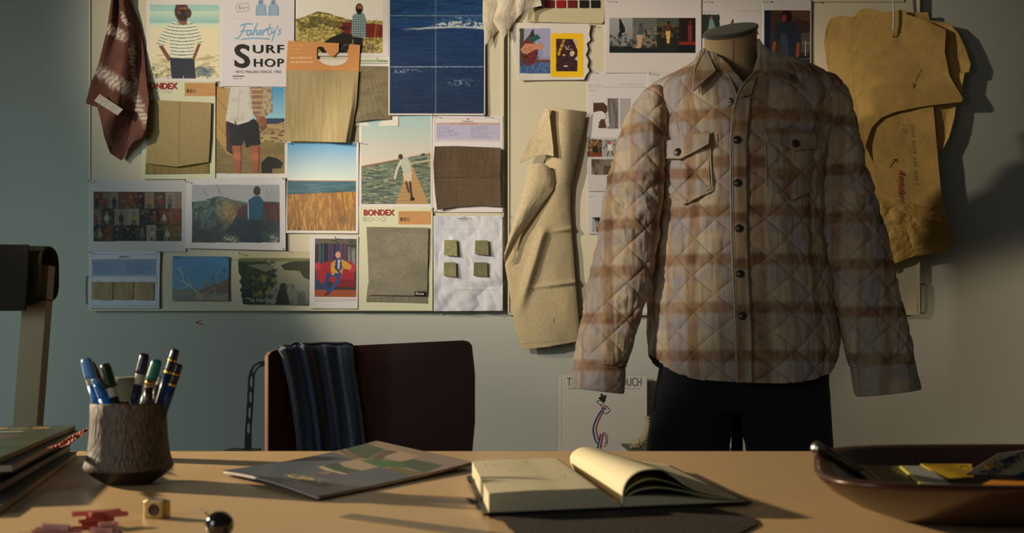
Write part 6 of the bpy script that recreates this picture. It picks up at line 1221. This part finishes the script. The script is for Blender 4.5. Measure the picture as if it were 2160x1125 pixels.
for pts in ([(50, 190), (70, 160), (100, 150), (130, 165), (140, 190)], [(30, 300), (120, 300)], [(60, 300), (70, 270), (100, 262), (128, 250), (136, 280), (130, 310)], [(20, 330), (60, 320), (100, 335), (140, 330)], [(150, 215), (165, 240), (185, 244), (205, 225), (215, 200)], [(160, 240), (190, 232), (215, 215)], [(180, 250), (185, 225)], [(140, 300), (150, 295)], [(40, 340), (50, 350), (60, 345)], [(70, 275), (110, 280), (128, 295)]):
    c.line([tuple(p) for p in smooth_pts(pts, 24)], 1.5, K, 0.8)
grid_obj('drawn_page', np.array([[nbp(S[j, i], T[j, i], float(hl(S[j, i], 0))) for i in range(0, 220)] for j in range(260)]), PAPER, nb, c.C, flip=True)
def strip_page(name, prof_far, prof_near, col, thick=0.0003):
    a = smooth_pts(prof_far, 40); b = smooth_pts(prof_near, 40); GG = np.array([[nbp(*( (a[i]*t+b[i]*(1-t))[0], t, (a[i]*t+b[i]*(1-t))[1])) for i in range(40)] for t in np.linspace(0, 1, 30)])
    return grid_obj(name, GG, cm('page_%d' % col[0], col, 0.8), nb, thick=thick, out=(0, 0, 1))
strip_page('curled_page', [(0.497, 0.004), (0.474, 0.014), (0.480, 0.024), (0.53, 0.031), (0.61, 0.029), (0.70, 0.022), (0.83, 0.013), (0.985, 0.007)], [(0.500, 0.004), (0.505, 0.018), (0.53, 0.028), (0.58, 0.034), (0.66, 0.034), (0.72, 0.026), (0.80, 0.014), (0.985, 0.0045)], (222, 208, 170))
strip_page('loose_page', [(0.497, 0.004), (0.49, 0.012), (0.52, 0.022), (0.60, 0.024), (0.70, 0.018), (0.84, 0.010), (0.985, 0.0065)], [(0.502, 0.004), (0.51, 0.014), (0.55, 0.022), (0.62, 0.026), (0.72, 0.020), (0.82, 0.010), (0.985, 0.0042)], (196, 188, 120))
strip_page('loose_page', [(0.497, 0.004), (0.50, 0.010), (0.54, 0.016), (0.62, 0.018), (0.72, 0.014), (0.84, 0.008), (0.985, 0.006)], [(0.502, 0.004), (0.515, 0.010), (0.56, 0.016), (0.64, 0.018), (0.74, 0.014), (0.84, 0.008), (0.985, 0.004)], (190, 184, 150))
tube('elastic_band', [nbp(-0.018, 0.86, 0.001), nbp(-0.03, 0.86, 0.005), nbp(-0.032, 0.8, 0.008), nbp(-0.02, 0.78, 0.002)], 0.0012, BKC, nb)

# ------------------------------------------------------------------ small things in the foreground
sp = on_table(331, 1092)
sh = thing('pencil_sharpener', 'small brass pencil sharpener on the table left of centre', 'sharpener', sp)
def rr_block(name, w_, d_, h_, c, mat, parent, rz=0.0, rx=None, n=8):
    pts = []; r_ = min(w_, d_)*0.32
    for cx_, cy_, a0 in ((w_/2-r_, d_/2-r_, 0), (-w_/2+r_, d_/2-r_, 90), (-w_/2+r_, -d_/2+r_, 180), (w_/2-r_, -d_/2+r_, 270)):
        for k in range(n+1): a = math.radians(a0+90*k/n); pts.append((cx_+r_*math.cos(a), cy_+r_*math.sin(a)))
    cz_, sz2 = math.cos(rz), math.sin(rz); m_ = len(pts); V = []
    for z, s in ((0, 0.95), (0.0006, 1), (h_-0.0008, 1), (h_, 0.94)):
        for x, y in pts: V.append((c[0]+s*(x*cz_-y*sz2), c[1]+s*(x*sz2+y*cz_), c[2]+z))
    F = [tuple(reversed(range(m_))), tuple(range(3*m_, 4*m_))]
    for k in range(3):
        for i in range(m_): F.append((k*m_+i, k*m_+(i+1) % m_, (k+1)*m_+(i+1) % m_, (k+1)*m_+i))
    return mesh_obj(name, V, F, mat, parent)
OLDB = pbsdf('aged_brass', tuple(lin((178, 152, 92))), 0.42, metal=0.7, noise=(300, 0.15))
rr_block('body', 0.0212, 0.013, 0.0148, sp, OLDB, sh, -0.12)
q = sp+np.array([-0.0005, -0.0068, 0.0075]); lathe('pencil_hole', [(0.0001, 0.0002), (0.0040, 0.0002), (0.0046, 0.0008), (0.0050, 0.0)], q, cm('hole_shade', (70, 44, 18), 0.6), sh, 24, axis=(-0.10, -1, 0))  # shallow dark disc on the face stands in for the shaded hole
for dx in (-0.0062, 0.0055): lathe('screw', [(0.0001, 0.0010), (0.0018, 0.0010), (0.0026, 0.0004), (0.0027, 0)], sp+np.array([dx, 0.0, 0.0146]), STEEL, sh, 16)
box('blade', sp+np.array([0.0, 0.0, 0.0152]), (0.014, 0.006, 0.0007), STEEL, sh, -0.12)
kp = on_table(463, 1146)
kn = thing('ball_knob', 'dark glossy ball-topped knob at the lower frame edge', 'knob', kp)
kz = CZ-(1108-HOR)*kp[1]/FPX
lathe('ball', [(0.0001, -0.0105)]+[(0.0105*math.sin(a), -0.0105*math.cos(a)) for a in np.linspace(0.2, 2.9, 22)]+[(0.0001, 0.0105)], (kp[0], kp[1], kz), pbsdf('black_gloss', tuple(lin((36, 24, 22))), 0.12, spec=0.6, coat=0.5), kn, 40)
lathe('stem', [(0.0001, 0), (0.0085, 0), (0.009, 0.002), (0.0065, 0.004), (0.0058, kz-TZ-0.008)], (kp[0], kp[1], TZ), cm('stem_brown', (44, 30, 26), 0.4), kn, 28)
tube('prong', [(kp[0]-0.006, kp[1], kz+0.005), (kp[0]-0.010, kp[1], kz+0.0085), (kp[0]-0.0145, kp[1], kz+0.0125)], [0.0009, 0.0007, 0.0003], STEEL, kn, 8)
# pink-red splintered pieces
def shard(label, px, py, L_, W2, H2, rot, rgb, seed):
    r = random.Random(seed); c0 = on_table(px, py); V = []; F = []
    for q_ in range(7):
        l_ = L_*r.uniform(0.35, 0.8); w_ = W2*r.uniform(0.16, 0.32); h_ = H2*r.uniform(0.25, 0.5); ox = r.uniform(-0.2, 0.2)*L_; oy = r.uniform(-0.38, 0.38)*W2; oz = r.uniform(0, H2-h_) if q_ > 1 else 0; a_ = rot+r.uniform(-0.25, 0.25); tl = r.uniform(0.5, 1.0); b0 = len(V)
        for ex_, s_ in ((-0.5, 1), (0.5, tl)):
            for dy, dz in ((-0.5, 0), (0.5, 0), (0.5*s_, s_), (-0.35*s_, s_)):
                x = ex_*l_+ox; y = dy*w_+oy; z = dz*h_+oz+(0.1*H2 if ex_ > 0 else 0)*r.random()
                V.append((c0[0]+x*math.cos(a_)-y*math.sin(a_), c0[1]+x*math.sin(a_)+y*math.cos(a_), TZ+z))
        F += [tuple(b0+i for i in f) for f in ((0, 1, 2, 3), (7, 6, 5, 4), (0, 4, 5, 1), (1, 5, 6, 2), (2, 6, 7, 3), (3, 7, 4, 0))]
    o = mesh_obj('coral_fragment', V, F, cm('coral_%d_%d' % (rgb[0], rgb[1]), rgb, 0.45)); tag(o, label, 'fragment', 'red and pink fragments in the lower left corner'); return o
shard('salmon-red splintered fragment, highest of the lower left pieces', 212, 1112, 0.040, 0.016, 0.013, 0.55, (206, 108, 92), 3)
shard('deep red sliver leaning on the salmon fragment', 186, 1116, 0.034, 0.006, 0.010, 0.60, (172, 66, 54), 5)
shard('pale pink fragment at the frame bottom right of the red ones', 222, 1132, 0.034, 0.012, 0.011, 0.3, (216, 150, 146), 8)
shard('small mauve-pink fragment, leftmost of the lower left pieces', 106, 1130, 0.046, 0.014, 0.010, 0.1, (176, 118, 110), 11)

# ------------------------------------------------------------------ wooden bowl with odds and ends
bc = np.array([0.525, 0.890]); Hb = 0.044
bw = thing('wooden_bowl', 'long dark reddish wooden trencher bowl at the right edge', 'bowl', (*bc, TZ))
th_ = np.linspace(0, 2*np.pi, 140, endpoint=False)
def ring(a_, b_, z, ex=4.6, dz=0.0):
    c_, s_ = np.cos(th_), np.sin(th_); return np.stack([bc[0]+a_*np.sign(c_)*np.abs(c_)**(2/ex), bc[1]+b_*np.sign(s_)*np.abs(s_)**(2/ex), TZ+z+dz*(1-np.abs(c_)**3)+0*c_], -1)*np.array([1, 1, 1])+np.stack([0.30*(bc[1]+b_*np.sign(s_)*np.abs(s_)**(2/ex)-0.80)*np.minimum(1, a_*5), 0*s_, 0*s_], -1)
BG = [ring(0.001, 0.001, 0.0), ring(0.205, 0.073, 0.0), ring(0.218, 0.085, 0.002), ring(0.246, 0.118, 0.014), ring(0.268, 0.150, 0.028), ring(0.280, 0.171, 0.040), ring(0.282, 0.175, 0.0435), ring(0.279, 0.172, 0.0455), ring(0.271, 0.164, 0.0452), ring(0.265, 0.158, 0.042), ring(0.248, 0.138, 0.028), ring(0.225, 0.112, 0.013), ring(0.200, 0.090, 0.009), ring(0.001, 0.001, 0.009)]
BG = [BG[0]]+BG[1:]
grid_obj('shell', np.array(BG), pbsdf('dark_red_wood', tuple(lin((60, 28, 17))), 0.32, spec=0.5, noise=(14, 0.25, (1, 6, 6)), coat=0.12), bw, closed=True, flip=True)
def flatcard(name, label, pts, zs, col, mat=None, cat='card', th=0.0008, paint=None, base=None):
    """pts px corners with heights zs"""
    P4 = [on_z(x, y, TZ+z) for (x, y), z in zip(pts, zs)]
    n_ = np.cross(P4[1]-P4[0], P4[3]-P4[0]); o_c = np.array([0, 0, CZ]); r_c = P4[2]-o_c; P4[2] = o_c+r_c*(n_.dot(P4[0]-o_c)/n_.dot(r_c))
    t = thing(name, label, cat, np.mean(P4, 0), 'odds and ends in the wooden bowl')
    U, V = np.meshgrid(np.linspace(0, 1, 90), np.linspace(0, 1, 50)); GG = (P4[0]*((1-U)*(1-V))[..., None]+P4[1]*(U*(1-V))[..., None]+P4[2]*(U*V)[..., None]+P4[3]*((1-U)*V)[..., None])
    c = Cv(U, V, col); 
    if paint: paint(c)
    grid_obj('card_face', GG, mat or PAINTED, t, c.C, thick=th, out=(0, -0.4, 1))
    return t, (lambda u, v, k=0.0008: (P4[3]*(1-u)*(1-v)+P4[2]*u*(1-v)+P4[1]*u*v+P4[0]*(1-u)*v)+np.array([0, -k*0.5, k]))
flatcard('folded_card', 'olive folded card lying flat in the wooden bowl', [(1795, 980), (1900, 984), (1960, 1026), (1850, 1026)], [0.031, 0.031, 0.024, 0.024], (88, 78, 34), paint=lambda c: (c.rect(0, 0, 0.12, 1, (120, 116, 84)), c.rect(0.2, 0, 0.24, 1, (150, 140, 80)), c.rect(0.9, 0, 1, 1, (160, 150, 60))))
flatcard('notepad', 'pale grey notepad with yellow edge in the wooden bowl', [(1898, 983), (1952, 983), (2012, 1026), (1948, 1026)], [0.033, 0.033, 0.026, 0.026], (150, 148, 140), th=0.002, paint=lambda c: c.rect(0, 0, 0.12, 1, (190, 180, 80)))
flatcard('yellow_card', 'bright yellow printed card standing at the back of the bowl contents', [(1941, 979), (2050, 979), (2054, 1006), (1995, 1010)], [0.035, 0.035, 0.027, 0.027], (206, 166, 30), paint=lambda c: (c.line([(0.3, 0), (0.7, 1)], 0.03, (120, 90, 20)), c.line([(0.5, 0), (0.85, 1)], 0.02, (120, 90, 20)), c.rect(0.74, 0.1, 0.92, 0.7, (150, 120, 30)), c.rect(0.78, 0.25, 0.88, 0.5, (206, 166, 30)), c.rect(0.05, 0.05, 0.25, 0.12, (120, 90, 20))))
flatcard('orange_envelope', 'small orange envelope at the front of the wooden bowl', [(2092, 1013), (2162, 1016), (2180, 1032), (2060, 1028)], [0.036, 0.036, 0.034, 0.034], (214, 134, 24), th=0.001)
ft, fnp = flatcard('brand_patch', 'cream FAHERTY patch with blue mountains and yellow sun in the bowl', [(2104, 958), (2190, 946), (2215, 1004), (2036, 1000)], [0.044, 0.045, 0.034, 0.033], (196, 178, 140), th=0.0014, paint=lambda c: None)
DB_ = cm('patch_navy', (34, 44, 84), 0.6)
def rp_(x, y, k=0.0008):  # point on the patch plane through zoom pixels
    px = 1640+x/4.154; py = 880+y/4.154; return px, py
P4 = [on_z(2104, 958, TZ+.044), on_z(2190, 946, TZ+.045), on_z(2215, 1004, TZ+.034), on_z(2036, 1000, TZ+.033)]
nrm = np.cross(P4[1]-P4[0], P4[3]-P4[0]); nrm /= np.linalg.norm(nrm)
if nrm[2] < 0: nrm = -nrm
def patch_pt(x, y, k=0.0012):
    px, py = rp_(x, y); ray = np.array([(px-1080)/FPX, 1.0, -(py-HOR)/FPX]); o0 = np.array([0, 0, CZ]); t = nrm.dot(P4[3]-o0)/nrm.dot(ray); return o0+ray*t+nrm*k
def ppoly(nm, pts, mat, k=0.0012): return mesh_obj(nm, [patch_pt(x, y, k) for x, y in pts], [tuple(range(len(pts)))], mat, ft)
textmesh('FAHERTY', lambda u, v: patch_pt(1850+345*u-22*v+10*v, 545-200*u-38*v-22*v), DB_, ft, bold=0.02)
ppoly('sun', [(1858+36*math.cos(a), 436+26*math.sin(a)) for a in np.linspace(0, 6.28, 20, endpoint=False)], cm('patch_yellow', (220, 160, 30), 0.6), 0.0014)
ppoly('mountain', [(1760, 490), (1800, 500), (1815, 485), (1838, 480), (1850, 455), (1880, 480), (1895, 440), (1925, 395), (1900, 400), (1870, 450), (1840, 470), (1790, 478)], DB_); ppoly('mountain', [(1925, 395), (1960, 385), (2000, 372), (2040, 350), (2110, 352), (2060, 372), (2000, 395), (1950, 405)], DB_); ppoly('patch_corner', [(2040, 552), (2160, 480), (2200, 500), (2200, 560), (2100, 556)], DB_)
pa = on_z(1722, 944, TZ+0.055); pb = on_z(1830, 1012, TZ+0.018)
pn = thing('pen', 'silver pen resting across the left rim of the wooden bowl', 'pen', pa, 'odds and ends in the wooden bowl')
tube('barrel', [pb+(pa-pb)*k/8 for k in range(9)], [0.0050]+[0.0062]*7+[0.0055], pbsdf('pen_grey', tuple(lin((96, 92, 80))), 0.35, metal=0.7), pn, 18)
tube('clip', [pa+np.array([-0.002, -0.004, 0.003]), pa+(pb-pa)*0.45+np.array([-0.003, -0.005, 0.0035])], 0.0009, STEEL, pn, 8)
lathe('pen_end', [(0.0001, 0.003), (0.0045, 0.0028), (0.0062, 0), (0.0062, -0.005)], pa, STEEL, pn, 20, axis=tuple(pa-pb))
